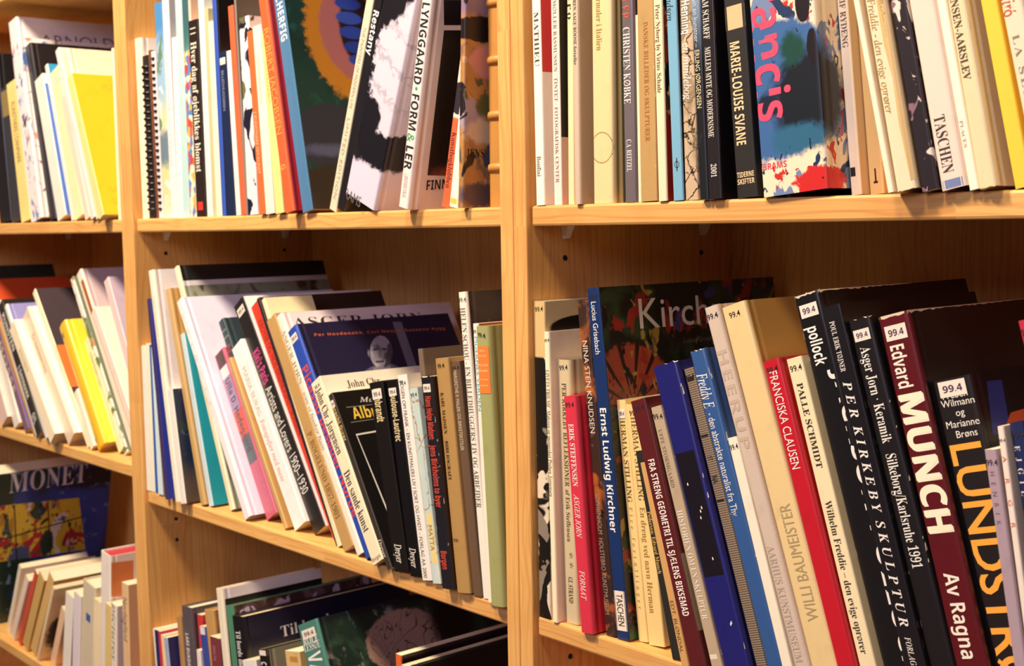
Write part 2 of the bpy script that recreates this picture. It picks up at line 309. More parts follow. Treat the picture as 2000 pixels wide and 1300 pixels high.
def build_book(row):
    (name, cat, kind, X, Y, Z, lean, t, h, w, spine, cover, finish, label, shelf, T, D, st, flags) = row
    rnd = random.Random(label)
    root = empty(name, (X, Y, Z), (0, lean, 0)); root['label'] = label; root['category'] = cat; root['group'] = GROUP[shelf]
    hard = kind in ('hb', 'leather')
    th = min(.0024 if hard else .0006, t * .22); r = min(.0032 if hard else .0014, t * .25); bul = min(.0024, t * .1) if 'round' in flags or kind == 'leather' else 0.0
    worn = 'worn' in flags
    # outline in plan, from the left fore edge round the spine to the right fore edge
    xs = [0.0, r * .12, r * .35, r * .65, r] + [r + (t - 2 * r) * k / 6 for k in range(1, 6)] + [t - r, t - r * .65, t - r * .35, t - r * .12, t]
    def ys(x):
        d = min(x, t - x); e = r * (1 - math.sqrt(max(0, 1 - (1 - d / r) ** 2))) if d < r else 0.0
        return e - bul * (1 - (2 * x / t - 1) ** 2)
    left = [(0, w), (0, w * .5)] + ([(0, .011), (.0007, .0085), (.0007, .0070), (0, .0048)] if hard and t > .008 else [(0, .008)])
    outer = left + [(x, ys(x)) for x in xs] + [(t - x, y) for x, y in reversed(left)]
    inner = [(min(max(x, th), t - th), max(y, th)) for x, y in outer]
    n = len(outer); V = []; F = []; M = []
    i0, i1 = len(left), n - len(left) - 1
    zr = [0.0, .004, h * .5, h - .004, h]
    for k, z in enumerate(zr):
        for i, (x, y) in enumerate(outer):
            j = (rnd.uniform(-.0011, .0006) if worn and i0 <= i <= i1 else rnd.uniform(-.0006, .0002) if worn else 0.0)
            V.append((x, y, z + (j if k == 4 else abs(j) * .8 if k == 0 else 0)))
    m = len(zr)
    for k in (0, 1):
        for x, y in inner: V.append((x, y, 0.0003 if k == 0 else h - .0003))
    def seg_mat(i): return 0 if i0 <= i < i1 else 1
    for k in range(m - 1):
        for i in range(n - 1):
            F.append((k * n + i, k * n + i + 1, (k + 1) * n + i + 1, (k + 1) * n + i)); M.append(seg_mat(i))
    ib, it = m * n, (m + 1) * n
    for i in range(n - 1):
        F.append((it + i, it + i + 1, ib + i + 1, ib + i)); M.append(2)
        F.append((i, ib + i, ib + i + 1, i + 1)); M.append(2 if not hard else seg_mat(i))
        F.append(((m - 1) * n + i, (m - 1) * n + i + 1, it + i + 1, it + i)); M.append(2 if (worn or not hard) else seg_mat(i))
    for a in (0, n - 1):
        for k in range(m - 1): F.append((k * n + a, (k + 1) * n + a, it + a if k >= m - 2 else ib + a, ib + a) if False else (k * n + a, (k + 1) * n + a, ib + a)); M.append(1)
        F.append(((m - 1) * n + a, it + a, ib + a)); M.append(1)
    smat, fmat = cmat(spine, t, finish), cmat(cover, t, finish)
    edge = plain('e8dcc0', .8, 'card') if not hard or worn else smat
    mats = [smat, fmat, edge]
    def slot(mm):
        if mm not in mats: mats.append(mm)
        return mats.index(mm)
    EPS = .00004
    layer = [0]
    def on_spine(u, v, lift=0.0): u = min(max(u, .0002), t - .0002); return (u, ys(u) - EPS * (1 + layer[0]) - lift - (.00025 if bul else 0.0), v)
    def on_front(u, v): return (t + EPS * (1 + layer[0]), u, v)
    def add(vs, fs, place, mat):
        b = len(V); V.extend(place(*p) for p in vs); F.extend(tuple(i + b for i in f) for f in fs); M.extend([slot(mat)] * len(fs))
    for d in D:
        ck = d[-1]; mm = cmat(ck, t, finish)
        if d[0] == 'S':
            _, v0, v1, u0, u1, _c = d; us = [u0 + (u1 - u0) * k / 8 for k in range(9)]
            add([(u, v) for u in us for v in (v0, v1)], [(2 * k, 2 * k + 2, 2 * k + 3, 2 * k + 1) for k in range(8)], on_spine, mm)
        elif d[0] == 'F':
            pts = [(min(max(u, .0005), w - .0005), min(max(v, .0005), h - .0005)) for u, v in d[1]]
            add(pts, [tuple(range(len(pts)))], on_front, mm)
        elif d[0] == 'FB': add([(.0006, h * d[1]), (w, h * d[1]), (w, h * d[2]), (.0006, h * d[2])], [(0, 1, 2, 3)], on_front, mm)
        elif d[0] == 'FV': add([(w * d[1], .0003), (w * d[2], .0003), (w * d[2], h - .0003), (w * d[1], h - .0003)], [(0, 1, 2, 3)], on_front, mm)
        elif d[0] == 'SP':
            pts = [(u * t, v * h) for u, v in d[1]]; add(pts, [tuple(range(len(pts)))], lambda u, v: on_spine(u, v, .0004), mm)
        layer[0] += 1 if layer[0] < 3 else 0
    if 'torn' in flags:       # bare cream paper where the top edge of the jacket has frayed
        N = 40; lo = [(w * .6 * k / N, h - .0005 - rnd.uniform(0, .0022) * (1 if k % 3 else .3) * (1 - k / N)) for k in range(N + 1)]
        vs = []; 
        for u, v in lo: vs += [(u, v), (u, h - .0001)]
        add(vs, [(2 * k, 2 * k + 2, 2 * k + 3, 2 * k + 1) for k in range(N)], on_front, plain('d9c8ac', .85, 'torn'))
        vs = []
        for k in range(11): u = t * (.03 + .94 * k / 10); vs += [(u, h - .0008 - rnd.uniform(0, .0016)), (u, h - .0001)]
        add(vs, [(2 * k, 2 * k + 2, 2 * k + 3, 2 * k + 1) for k in range(10)], on_spine, plain('d9c8ac', .85, 'torn'))
    if worn:                  # rubbed white scuffs along the two spine edges
        for k in range(int(h / .016)):
            v = rnd.uniform(.01, h - .012); u = rnd.choice((.04, .96)) * t + rnd.uniform(-.0004, .0004); L = rnd.uniform(.001, .007); q = rnd.uniform(.00015, .0004)
            add([(u - q, v), (u + q, v + .0006), (u + q * .6, v + L), (u - q * .4, v + L * .8)], [(0, 1, 2, 3)], on_spine, plain('dccbb0', .85, 'scuff'))
    if 'specks' in flags:
        for u, v in ((.55, .52), (.62, .53), (.5, .5), (.58, .37), (.7, .17), (.66, .165), (.3, .61)):
            add([(u * t, v * h), (u * t + .0012, v * h + .0003), (u * t + .0008, v * h + .0026), (u * t - .0002, v * h + .0018)], [(0, 1, 2, 3)], on_spine, plain('efe6dc', .8, 'scuff'))
    if 'ring' in flags:
        for k in range(40):
            a = k * math.tau / 40; cu, cv = t * .47 + .0125 * math.cos(a), .046 + .0125 * math.sin(a); q = .0006
            add([(cu - q, cv - q), (cu + q, cv - q), (cu + q, cv + q), (cu - q, cv + q)], [(0, 1, 2, 3)], on_spine, plain('8a6a30', .7, 'ink'))
    if 'phi' in flags:
        ink = plain('17181c', .7, 'ink'); cu, cv, R = t * .5, .028, t * .26; N = 24; vs = []
        for k in range(N + 1): a = k * math.tau / N; vs += [(cu + R * .75 * math.cos(a), cv + R * .8 * math.sin(a)), (cu + R * .95 * math.cos(a), cv + R * math.sin(a))]
        add(vs, [(2 * k, 2 * k + 1, 2 * k + 3, 2 * k + 2) for k in range(N)], on_spine, ink)
        add([(cu - .0005, cv - R * 1.9), (cu + .0005, cv - R * 1.9), (cu + .0005, cv + R * 1.9), (cu - .0005, cv + R * 1.9)], [(0, 1, 2, 3)], on_spine, ink)
    layer[0] = 3
    for q in T:
        layer[0] += .35
        if q[0] == 'S':
            _, text, v0, v1, uc, frac, f, c = q; ink = plain(c, .6, 'ink'); horiz = f.endswith('h'); f = f[:-1] if horiz else f
            if horiz:
                cap = frac * t; vs, fs, L = layout(text, f, cap); sc = min(1.0, t * .84 / L); vm = (v0 + v1) / 2
                add([((px - L / 2) * sc + uc * t, vm - cap / 2 + py) for px, py in vs], fs, on_spine, ink)
            else:
                cap = min(frac * 1.2, max(frac, .66)) * t; up = f[-1] == 'u'; vs, fs, L = layout(text, f[0] if up else f, cap, abs(v0 - v1)); ub = uc * t - cap / 2
                add([(uc * t + cap / 2 - py, min(v0, v1) + px) if up else (ub + py, max(v0, v1) - px) for px, py in vs], fs, on_spine, ink)
        else:
            _, text, u0, v0, u1, v1, cap, f, c = q; ink = plain(c, .6, 'ink'); L = math.hypot(u1 - u0, v1 - v0); vs, fs, _ = layout(text, f, cap, L); ca, sa = (u1 - u0) / L, (v1 - v0) / L
            add([(u0 + px * ca - py * sa, v0 + px * sa + py * ca) for px, py in vs], fs, on_front, ink)
    if st == 2:               # shelf mark written by hand straight on the spine
        cap = min(.0044, t * .45); vs, fs, L = layout('99.4', 'i', cap); sc = min(1.0, t * .9 / L); tilt = rnd.uniform(-.12, .16)
        add([((px - L / 2) * sc + t * .5, h - .0098 + py + px * tilt) for px, py in vs], fs, on_spine, plain('2a2020', .6, 'ink'))
    ob = mesh_obj('cover', V, F, mats, M, root)
    # pages
    off = .003 if hard else .0004
    if w > .03:
        pg = plain('efe2c4' if rnd.random() < .6 else 'e4d3ae', .85, 'pages')
        x0, x1 = th + .00005, t - th - .00005
        if 'redtop' in flags: rb = rounded_box('page_block', (x0, th + .001, off), (x1, w - off, h - off), 0, plain('c23a44', .8, 'pages'), root)
        else: rounded_box('page_block', (x0, th + .001, off), (x1, w - off, h - off), 0, pg, root)
    if kind == 'spiral':
        wire = plain('17161a', .35, 'plastic'); VV = []; FF = []; R = t * .5 - .0018; z = .012
        while z < h - .008:
            b = len(VV); N = 14
            for k in range(N):
                a = math.pi * (k / (N - 1)) ; cx, cy = t / 2 - R * math.cos(a), .003 - R * math.sin(a) * .9
                for q in range(5):
                    p = q * math.tau / 5; rr = .0016
                    VV.append((cx - math.cos(a) * rr * math.cos(p), cy - math.sin(a) * rr * math.cos(p), z + rr * 1.15 * math.sin(p)))
            for k in range(N - 1):
                for q in range(5): FF.append((b + k * 5 + q, b + k * 5 + (q + 1) % 5, b + (k + 1) * 5 + (q + 1) % 5, b + (k + 1) * 5 + q))
            z += .0085
        c = mesh_obj('comb_binding', VV, FF, [wire], None, root, True); c['label'] = 'black plastic comb binding'
    if kind == 'leather':
        lm = plain(spine, .5, 'leather')
        for vv in (.036, .084, .134, .186, .236, .262):
            VV = []; FF = []; N = 8
            for i, x in enumerate([t * k / 14 for k in range(15)]):
                for k in range(N):
                    a = k * math.tau / N; x2 = min(max(x, .0006), t - .0006); VV.append((x, ys(x2) + .0004 - .0030 * math.cos(a) * (1 if 0 < i < 14 else .3), vv + .0042 * math.sin(a)))
            for i in range(14):
                for k in range(N): FF.append((i * N + k, i * N + (k + 1) % N, (i + 1) * N + (k + 1) % N, (i + 1) * N + k))
            FF += [tuple(range(N)), tuple(range(14 * N, 15 * N))]
            mesh_obj('raised_band', VV, FF, [lm], None, root, True)
    if st in (1, 3) and t > .006:   # paper shelf-mark label under clear tape
        a, b2 = t * .16, t * .84; vt = h - (.0015 if 'hi' in flags else .0075); lh = min(.0105, max(.008, (b2 - a) * .62)); VV = []; FF = []; MM = []
        us = [a + (b2 - a) * k / 8 for k in range(9)]
        def at(u, v, e): return (u, ys(u) - e, v)
        for u in us: VV += [at(u, vt - lh, .0003), at(u, vt, .0003)]
        FF += [(2 * k, 2 * k + 2, 2 * k + 3, 2 * k + 1) for k in range(8)]; MM += [0] * 8
        if st == 1:
            vs, fs, L = layout('99.4', 'b', lh * .42); sc = (b2 - a) * .74 / L; n0 = len(VV)
            VV += [at((px - L / 2) * sc + t / 2, vt - lh * .71 + py, .00042) for px, py in vs]; FF += [tuple(i + n0 for i in f) for f in fs]; MM += [1] * len(fs)
        o = mesh_obj('call_number_label', VV, FF, [plain('efe2d2', .6, 'paper'), plain('4a3050', .6, 'ink')], MM, root); o['label'] = 'small white shelf-mark label'

BOOKS = [
 ('hardback_book', 'book', 'hb', -1.36515, 0.02829, 0.0182, -0.10903, 0.05334, 0.27953, 0.2013, '1a1a1f', '15151a', 'g', 'black hardback at the left picture edge of the far upper shelf', 'UL', [], [], 0, ()),
 ('hardback_book', 'book', 'hb', -1.31109, 0.02879, 0.0182, -0.10909, 0.04249, 0.22371, 0.1611, '3b3b42', '2c2c33', 'g', 'dark grey hardback with a tan top band beside the narrow yellow paperback', 'UL', [], [('S', 0.17591, 0.21808, 0.00425, 0.03824, '9a8450')], 0, ()),
 ('paperback_book', 'book', 'pb', -1.25435, 0.02424, 0.0182, -0.16824, 0.04186, 0.22891, 0.1648, 'f0d98a', 'f0d98a', 'm', 'narrow yellow paperback between the dark grey hardback and the tall white books, far upper shelf', 'UL', [('S', 'KUNSTNERE I DANMARK', 0.19648, 0.09469, 0.5, 0.35, 'n', 'a08030')], [], 0, ()),
 ('hardback_book', 'book', 'hb', -1.20894, 0.02288, 0.0182, -0.17892, 0.03757, 0.32711, 0.25, 'f4eef0', 'e9e1ec', 'g', 'tallest white hardback with thin grey capitals across its front, far upper shelf', 'UL', [('F', 'ARNOLD', 0.03533, 0.28209, 0.1618, 0.28493, 0.01872, 'n', '77727c')], [], 0, ()),
 ('hardback_book', 'book', 'hb', -1.15982, 0.00805, 0.0182, -0.215, 0.03668, 0.28811, 0.2074, 'paint:scatter', 'paint:scatter', 'g', 'white book with a spine of scattered blue and mauve paint marks, far upper shelf', 'UL', [], [], 0, ()),
 ('hardback_book', 'book', 'hb', -1.11129, 0.01533, 0.0182, -0.25181, 0.02477, 0.28162, 0.24, '26242a', '1a171c', 'g', 'tall black book behind the blue-fronted white book, far upper shelf', 'UL', [], [], 0, ()),
 ('paperback_book', 'book', 'pb', -1.07329, 0.01303, 0.0182, -0.30328, 0.03402, 0.22661, 0.1632, 'f6efe2', '4a78c8', 'g', 'white-spined paperback with a blue front, far upper shelf', 'UL', [], [('FB', 0.93, 1.0, 'f4ecdf')], 0, ()),
 ('folder', 'folder', 'pb', -1.03449, 0.01868, 0.0182, -0.31435, 0.01081, 0.24951, 0.1796, 'e9e0dc', '2f9ad0', 'm', 'thin bright blue folder peeping over the cream book, far upper shelf', 'UL', [], [], 0, ()),
 ('paperback_book', 'book', 'pb', -1.02279, 0.01814, 0.0182, -0.29925, 0.03508, 0.23359, 0.1682, 'f6e4b4', 'f7ead0', 'm', 'cream paperback with a taped spine top, left of the orange stripe, far upper shelf', 'UL', [], [('S', 0.20907, 0.22362, 0.00351, 0.03157, 'e8dcc0')], 0, ()),
 ('booklet', 'booklet', 'pb', -0.97138, 0.01359, 0.0182, -0.3692, 0.01745, 0.19548, 0.1407, 'f3dccb', 'e9c9b8', 'g', 'slim pale pink booklet left of the orange-spined booklet, far upper shelf', 'UL', [], [], 0, ()),
 ('booklet', 'booklet', 'pb', -0.9438, 0.01171, 0.0182, -0.41108, 0.02008, 0.18837, 0.1356, 'f5bb3a', 'f2a92a', 'm', 'slim orange-spined booklet beside the big yellow book, far upper shelf', 'UL', [], [], 0, ()),
 ('paperback_book', 'book', 'pb', -0.92165, 0.00128, 0.0182, -0.39311, 0.01408, 0.26889, 0.1936, 'efdcd4', 'eadad0', 'm', 'tall pinkish book standing behind the cream one, far upper shelf', 'UL', [], [], 0, ()),
 ('hardback_book', 'book', 'hb', -0.90614, 0.00148, 0.0182, -0.36686, 0.01933, 0.25962, 0.24, 'f6ecc8', 'f1e5c6', 'g', 'tall cream book rising behind the bright yellow one, far upper shelf', 'UL', [], [], 0, ()),
 ('paperback_book', 'book', 'pb', -0.87254, -0.00828, 0.0182, -0.41949, 0.01786, 0.2213, 0.22, 'ecd68c', 'e8be1e', 'm', 'bright yellow book with its front showing, far upper shelf', 'UL', [('F', 'MUSEER', 0.04005, 0.19566, 0.07816, 0.19652, 0.01045, 'n', 'd8b030'), ('F', 'GALLERI', 0.01512, 0.03429, 0.05843, 0.03589, 0.00841, 'n', 'd8b030'), ('F', 'GRAFIK', 0.01511, 0.01615, 0.05437, 0.01803, 0.00836, 'n', 'd8b030')], [], 0, ()),
 ('pamphlet', 'pamphlet', 'pb', -0.85107, 0.01061, 0.0182, -0.0009, 0.00709, 0.23457, 0.1689, 'f8eccb', 'f3e3bb', 'm', 'thin cream pamphlet squeezed against the divider, far upper shelf', 'UL', [], [], 0, ()),
 ('hardback_book', 'book', 'hb', -1.42273, 0.0493, -0.32315, -0.47783, 0.03354, 0.28324, 0.1285, '24302c', '1c2f2b', 'g', 'tall dark green book whose top strip shows highest at left, far middle shelf', 'ML', [], [], 0, ()),
 ('hardback_book', 'book', 'hb', -1.36486, 0.04045, -0.32315, -0.54243, 0.02424, 0.27041, 0.23, 'c8502a', 'd3502a', 'g', 'tall orange book with a teal end, behind the cream paperbacks, far middle shelf', 'ML', [], [('FV', 0.66, 1.0, '3c6a66')], 0, ()),
 ('paperback_book', 'book', 'pb', -1.3291, 0.00198, -0.32315, -0.58184, 0.03781, 0.15242, 0.1097, 'f4d2c4', 'f4d6cb', 'g', 'pale pink paperback at the left picture edge, far middle shelf', 'ML', [], [], 0, ()),
 ('paperback_book', 'book', 'pb', -1.28534, 0.00766, -0.32315, -0.51432, 0.02796, 0.1596, 0.1149, 'fbf2e2', 'f4ece4', 'g', 'glossy white paperback beside the mauve spine, far middle shelf', 'ML', [], [], 0, ()),
 ('paperback_book', 'book', 'pb', -1.22701, 0.0042, -0.32315, -0.63295, 0.01926, 0.19036, 0.1371, '8a6a80', '5a52b4', 'g', 'mauve paperback with pale capitals and a violet edge, far middle shelf', 'ML', [('S', 'MOSSE', 0.17381, 0.07335, 0.4, 0.6, 'n', 'e4d4b0')], [], 0, ()),
 ('booklet', 'booklet', 'pb', -1.19099, 0.00412, -0.32315, -0.67728, 0.00998, 0.22166, 0.1596, 'c79a5a', 'b98a50', 'g', 'thin tan booklet left of the dark brown spine, far middle shelf', 'ML', [], [], 0, ()),
 ('paperback_book', 'book', 'pb', -1.17824, 0.00235, -0.32315, -0.62385, 0.00884, 0.25788, 0.1857, 'ece6ea', 'e4dee6', 'g', 'thin white book standing behind the dark brown one, far middle shelf', 'ML', [], [], 0, ()),
 ('paperback_book', 'book', 'pb', -1.16598, 0.00033, -0.32315, -0.62671, 0.02362, 0.25017, 0.1801, '3c352c', '221f1e', 'g', 'dark brown paperback with white lettering, far middle shelf', 'ML', [('S', 'KUNSTEN', 0.23077, 0.15663, 0.5, 0.4, 'b', 'e9e4d4'), ('S', 'I DANMARK', 0.12751, 0.06662, 0.5, 0.4, 'b', 'e9e4d4'), ('S', 'GYL', 0.03843, 0.02095, 0.5, 0.5, 'b', 'e9e4d4')], [], 0, ()),
 ('hardback_book', 'book', 'hb', -1.1295, -0.00039, -0.32315, -0.64858, 0.01292, 0.25364, 0.16, 'f1eae6', '9793cf', 'g', 'lilac-fronted book behind the cream paperback, far middle shelf', 'ML', [], [], 0, ()),
 ('paperback_book', 'book', 'pb', -1.08921, -0.00849, -0.32315, -0.73184, 0.02793, 0.226, 0.1627, 'f8e9c8', 'f6ecdc', 'm', 'plain cream paperback right of the dark brown spine, far middle shelf', 'ML', [('S', 'MALERIER', 0.1777, 0.13179, 0.45, 0.25, 'i', 'cdb890')], [], 0, ()),
 ('hardback_book', 'book', 'hb', -1.05115, 0.00453, -0.32315, -0.73184, 0.03512, 0.24888, 0.1792, 'f3ddc0', 'f4e6e4', 'g', 'thick cream and pinkish book left of the brown-fronted one, far middle shelf', 'ML', [('S', 'En kunstners bog', 0.20623, 0.1301, 0.5, 0.3, 'i', 'a99264')], [], 0, ()),
 ('paperback_book', 'book', 'pb', -1.00466, 0.01576, -0.32315, -0.7024, 0.01401, 0.2979, 0.17, 'fbf0cc', '3d2f36', 'm', 'cream-spined book with a dark brown and orange front, left of the yellow hardback', 'ML', [], [('FB', 0.35, 0.62, 'd8722c'), ('FB', 0, 0.2, '32426e')], 0, ()),
 ('booklet', 'booklet', 'pb', -0.98742, 0.01307, -0.32315, -0.59011, 0.01571, 0.09722, 0.1, 'fdf2d6', 'fbf0e8', 'm', 'short white booklet at the foot of the yellow hardback, far middle shelf', 'ML', [], [], 0, ()),
 ('hardback_book', 'book', 'hb', -0.96272, 0.0151, -0.32315, -0.62998, 0.02891, 0.21703, 0.13, 'f4c432', 'f6d83c', 'g', 'thick yellow hardback with brown ticks on its spine, far middle shelf', 'ML', [], [('S', 0.19671, 0.20365, 0.00058, 0.01214, '6a4a20'), ('S', 0.01441, 0.02088, 0.00058, 0.00636, '6a4a20')], 0, ('round',)),
 ('paperback_book', 'book', 'pb', -0.92719, 0.03039, -0.32315, -0.60148, 0.01691, 0.1918, 0.1381, 'fbe9b4', 'f4e4c0', 'm', 'slim cream paperback right of the yellow hardback, far middle shelf', 'ML', [('S', 'DANSK KUNST I DAG', 0.16788, 0.10855, 0.5, 0.3, 'n', 'b08c50')], [], 0, ()),
 ('paperback_book', 'book', 'pb', -0.90621, 0.03002, -0.32315, -0.6013, 0.01288, 0.30396, 0.2189, 'paint:greenwhite', '6c7460', 'g', 'tall white book with green patches on the spine, far middle shelf', 'ML', [], [], 0, ()),
 ('hardback_book', 'book', 'hb', -0.89016, 0.03505, -0.32315, -0.59743, 0.02032, 0.31235, 0.1, 'f8ecd4', 'c9b4ba', 'g', 'tallest cream book with a rust panel near the divider, far middle shelf', 'ML', [], [('S', 0.23593, 0.29535, 0.00854, 0.01992, 'b2582c')], 0, ()),
 ('paperback_book', 'book', 'pb', -0.85473, 0.03024, -0.32315, -0.6314, 0.01729, 0.25235, 0.1817, 'fbe6d8', 'f5e2d2', 'g', 'pale paperback with a red edge near the divider, far middle shelf', 'ML', [], [('S', 0.01698, 0.2466, 0.00035, 0.00207, 'b83448')], 0, ()),
 ('paperback_book', 'book', 'pb', -0.8347, 0.03788, -0.32315, -0.50327, 0.01838, 0.28555, 0.15, 'f2d6d4', 'c3b0c6', 'g', 'pale lilac book rising beside the divider, far middle shelf', 'ML', [], [], 0, ()),
 ('paperback_book', 'book', 'pb', -1.51416, -0.00808, -0.69379, 0.28599, 0.03548, 0.30066, 0.2307, '2b3b40', 'paint:monet', 'g', 'large picture book with a painted front and pale serif capitals, far lower shelf', 'LL', [('F', 'MONET', 0.04284, 0.26096, 0.18476, 0.26168, 0.03916, 's', 'd9d2dc')], [('F', [(-0.0091, 0.2408), (0.1723, 0.2315), (0.1926, 0.1217), (-0.0039, 0.1288)], 'paint:monet2'), ('F', [(0.0533, 0.2369), (0.0557, 0.2369), (0.0662, 0.1269), (0.0637, 0.1267)], '2a2418'), ('F', [(0.1135, 0.2343), (0.1157, 0.2343), (0.1276, 0.1245), (0.1254, 0.1246)], '2a2418'), ('F', [(0.0031, 0.1691), (0.1814, 0.1926), (0.1819, 0.19), (0.0033, 0.1664)], '2a2418')], 0, ()),
 ('paperback_book', 'book', 'pb', -1.45793, 0.03955, -0.69741, 0.5571, 0.01208, 0.12853, 0.14, 'e4d2aa', '2e2022', 'm', 'thin dark book with a cream spine edge, far left of the far lower shelf', 'LL', [], [], 0, ()),
 ('paperback_book', 'book', 'pb', -1.4185, 0.02432, -0.69774, 0.51489, 0.01231, 0.15198, 0.12, 'f6ead0', 'f2e6d0', 'g', 'pale book showing a white top edge behind, far lower shelf', 'LL', [], [], 0, ()),
 ('paperback_book', 'book', 'pb', -1.3766, 0.01622, -0.69447, 0.60465, 0.01641, 0.14875, 0.1071, 'f8e4cc', 'f5dcc4', 'g', 'slim white book left of the red spine, far lower shelf', 'LL', [], [], 0, ()),
 ('paperback_book', 'book', 'pb', -1.3376, 0.01448, -0.69653, 0.58673, 0.01313, 0.17206, 0.16, 'dd5a3c', 'd24a34', 'g', 'slim red book leaning on the far lower shelf', 'LL', [], [], 0, ()),
 ('paperback_book', 'book', 'pb', -1.30705, 0.01141, -0.6903, 0.58027, 0.02463, 0.1682, 0.1211, 'dcb468', 'c99a50', 'g', 'ochre book right of the slim red one, far lower shelf', 'LL', [], [], 0, ()),
 ('paperback_book', 'book', 'pb', -1.27115, 0.01145, -0.69125, 0.58951, 0.02257, 0.17858, 0.16, 'e6bc74', 'c8a05c', 'g', 'second ochre book from the slim red one, far lower shelf', 'LL', [], [], 0, ()),
 ('paperback_book', 'book', 'pb', -1.23313, 0.00657, -0.69932, 0.54885, 0.00859, 0.1623, 0.16, 'f0d9b0', 'paint:figure', 'g', 'book with a dark figure on its beige front, far lower shelf', 'LL', [], [], 0, ()),
 ('booklet', 'booklet', 'pb', -1.19738, 0.01693, -0.69464, 0.50748, 0.01885, 0.11443, 0.1, 'f2c9a4', 'e4b48c', 'g', 'short salmon booklet left of the white spines, far lower shelf', 'LL', [], [], 0, ()),
 ('paperback_book', 'book', 'pb', -1.14219, 0.01432, -0.69745, 0.21273, 0.03007, 0.13691, 0.15, 'faf2e4', '23262c', 'g', 'white book with a dark front edge, far lower shelf', 'LL', [], [], 0, ()),
 ('paperback_book', 'book', 'pb', -1.10374, 0.0141, -0.69939, 0.16669, 0.02658, 0.14475, 0.14, 'efe4ea', 'f2ead8', 'g', 'white book with lilac-grey spine right of the dark edge, far lower shelf', 'LL', [], [], 0, ()),
 ('hardback_book', 'book', 'hb', -1.07587, 0.0167, -0.69626, 0.169, 0.04483, 0.16801, 0.16, 'ded0b4', 'cfc0a8', 'g', 'grey-beige hardback with a small blue mark, far lower shelf', 'LL', [], [('S', 0.1055, 0.11845, 0.01569, 0.03138, '4a62a8')], 0, ()),
 ('booklet', 'booklet', 'pb', -1.02296, 0.015, -0.701, 0.11721, 0.02396, 0.1497, 0.1078, 'f4e2b8', 'efdcae', 'm', 'short cream booklet before the white and orange book, far lower shelf', 'LL', [], [], 0, ()),
 ('hardback_book', 'book', 'hb', -0.99736, 0.01527, -0.70011, 0.11058, 0.0334, 0.22916, 0.17, 'f7ede2', 'f4e2d6', 'g', 'tall white book with an orange panel and red top edge, far lower shelf', 'LL', [], [('F', [(0.002, 0.2192), (0.0367, 0.2167), (0.0371, 0.1593), (0.0023, 0.1666)], 'e0834a')], 0, ('redtop',)),
 ('booklet', 'booklet', 'pb', -0.9635, 0.0071, -0.70137, 0.12116, 0.02011, 0.15751, 0.1134, 'eccf86', '8a6a3c', 'g', 'slim tan booklet with a shaded gap beside it, far lower shelf', 'LL', [], [], 0, ()),
 ('paperback_book', 'book', 'pb', -0.93782, 0.00628, -0.70186, 0.10047, 0.01934, 0.16277, 0.13, 'f6ead2', 'paint:ink', 'g', 'small white book with black ink shapes on the front, far lower shelf', 'LL', [('S', 'pictures', 0.16189, 0.07627, 0.5, 0.5, 'i', '6a625c')], [], 0, ()),
 ('paperback_book', 'book', 'pb', -0.90175, 0.01138, -0.70295, 0.03975, 0.02142, 0.19886, 0.15, 'ecc592', 'dfae84', 'g', 'salmon-beige book with dark vertical lettering by the divider, far lower shelf', 'LL', [('S', 'Nordsjælland', 0.17823, 0.11211, 0.5, 0.5, 'n', '6e5a52')], [], 0, ()),
 ('hardback_book', 'book', 'hb', -0.77868, 0.01216, 0.0182, -0.01137, 0.01933, 0.2391, 0.1722, 'f8ecd0', 'efe6e8', 'g', 'white hardback standing first against the side panel, middle upper shelf', 'UM', [('S', 'HOLGER', 0.20919, 0.02001, 0.5, 0.2, 'n', 'e0d4b8')], [], 0, ()),
 ('spiral_notebook', 'notebook', 'spiral', -0.75895, 0.01297, 0.0182, -0.01149, 0.01901, 0.21437, 0.1543, '1c1c22', '24222c', 'g', 'spiral notebook with thick black rings, middle upper shelf', 'UM', [], [], 0, ()),
 ('booklet', 'booklet', 'pb', -0.73668, 0.01258, 0.0182, -0.02484, 0.00835, 0.2197, 0.1582, '7a4a2e', '2c2430', 'g', 'thin brown booklet between the two spiral notebooks, middle upper shelf', 'UM', [], [], 0, ()),
 ('spiral_notebook', 'notebook', 'spiral', -0.72794, 0.01208, 0.0182, -0.02244, 0.01232, 0.21731, 0.1565, 'f0dfe4', 'f4e8ec', 'g', 'spiral notebook with pale pink covers, middle upper shelf', 'UM', [], [], 0, ()),
 ('paperback_book', 'book', 'pb', -0.71522, 0.01222, 0.0182, -0.01174, 0.02063, 0.27722, 0.1996, 'paint:sky', 'paint:sky', 'g', 'tall book with a blue sky and meadow on its spine, middle upper shelf', 'UM', [], [], 0, ()),
 ('paperback_book', 'book', 'pb', -0.6942, 0.01291, 0.0182, -0.01175, 0.01744, 0.3, 0.216, 'f9ecec', 'c9c2cc', 'g', 'tall white paperback right of the sky picture spine, middle upper shelf', 'UM', [('S', 'ARKITEKTUR OG DESIGN', 0.20774, 0.06584, 0.4, 0.25, 'n', 'e2c4c4')], [], 0, ()),
 ('paperback_book', 'book', 'pb', -0.67636, 0.0134, 0.01823, 0.00213, 0.01434, 0.22827, 0.1644, 'fdf6f2', 'f6efe9', 'g', 'short white paperback left of the aqua spine, middle upper shelf', 'UM', [], [], 0, ()),
 ('paperback_book', 'book', 'pb', -0.65988, 0.01271, 0.0182, -0.00548, 0.01759, 0.3, 0.216, 'bfe0e0', '6db3bd', 'g', 'tall pale aqua book, middle upper shelf', 'UM', [], [], 0, ()),
 ('paperback_book', 'book', 'pb', -0.64169, 0.01328, 0.0182, -0.00647, 0.01508, 0.2076, 0.1495, 'paint:confetti', 'paint:confetti', 'g', 'short book with a spine of small orange and blue patches, middle upper shelf', 'UM', [], [], 0, ()),
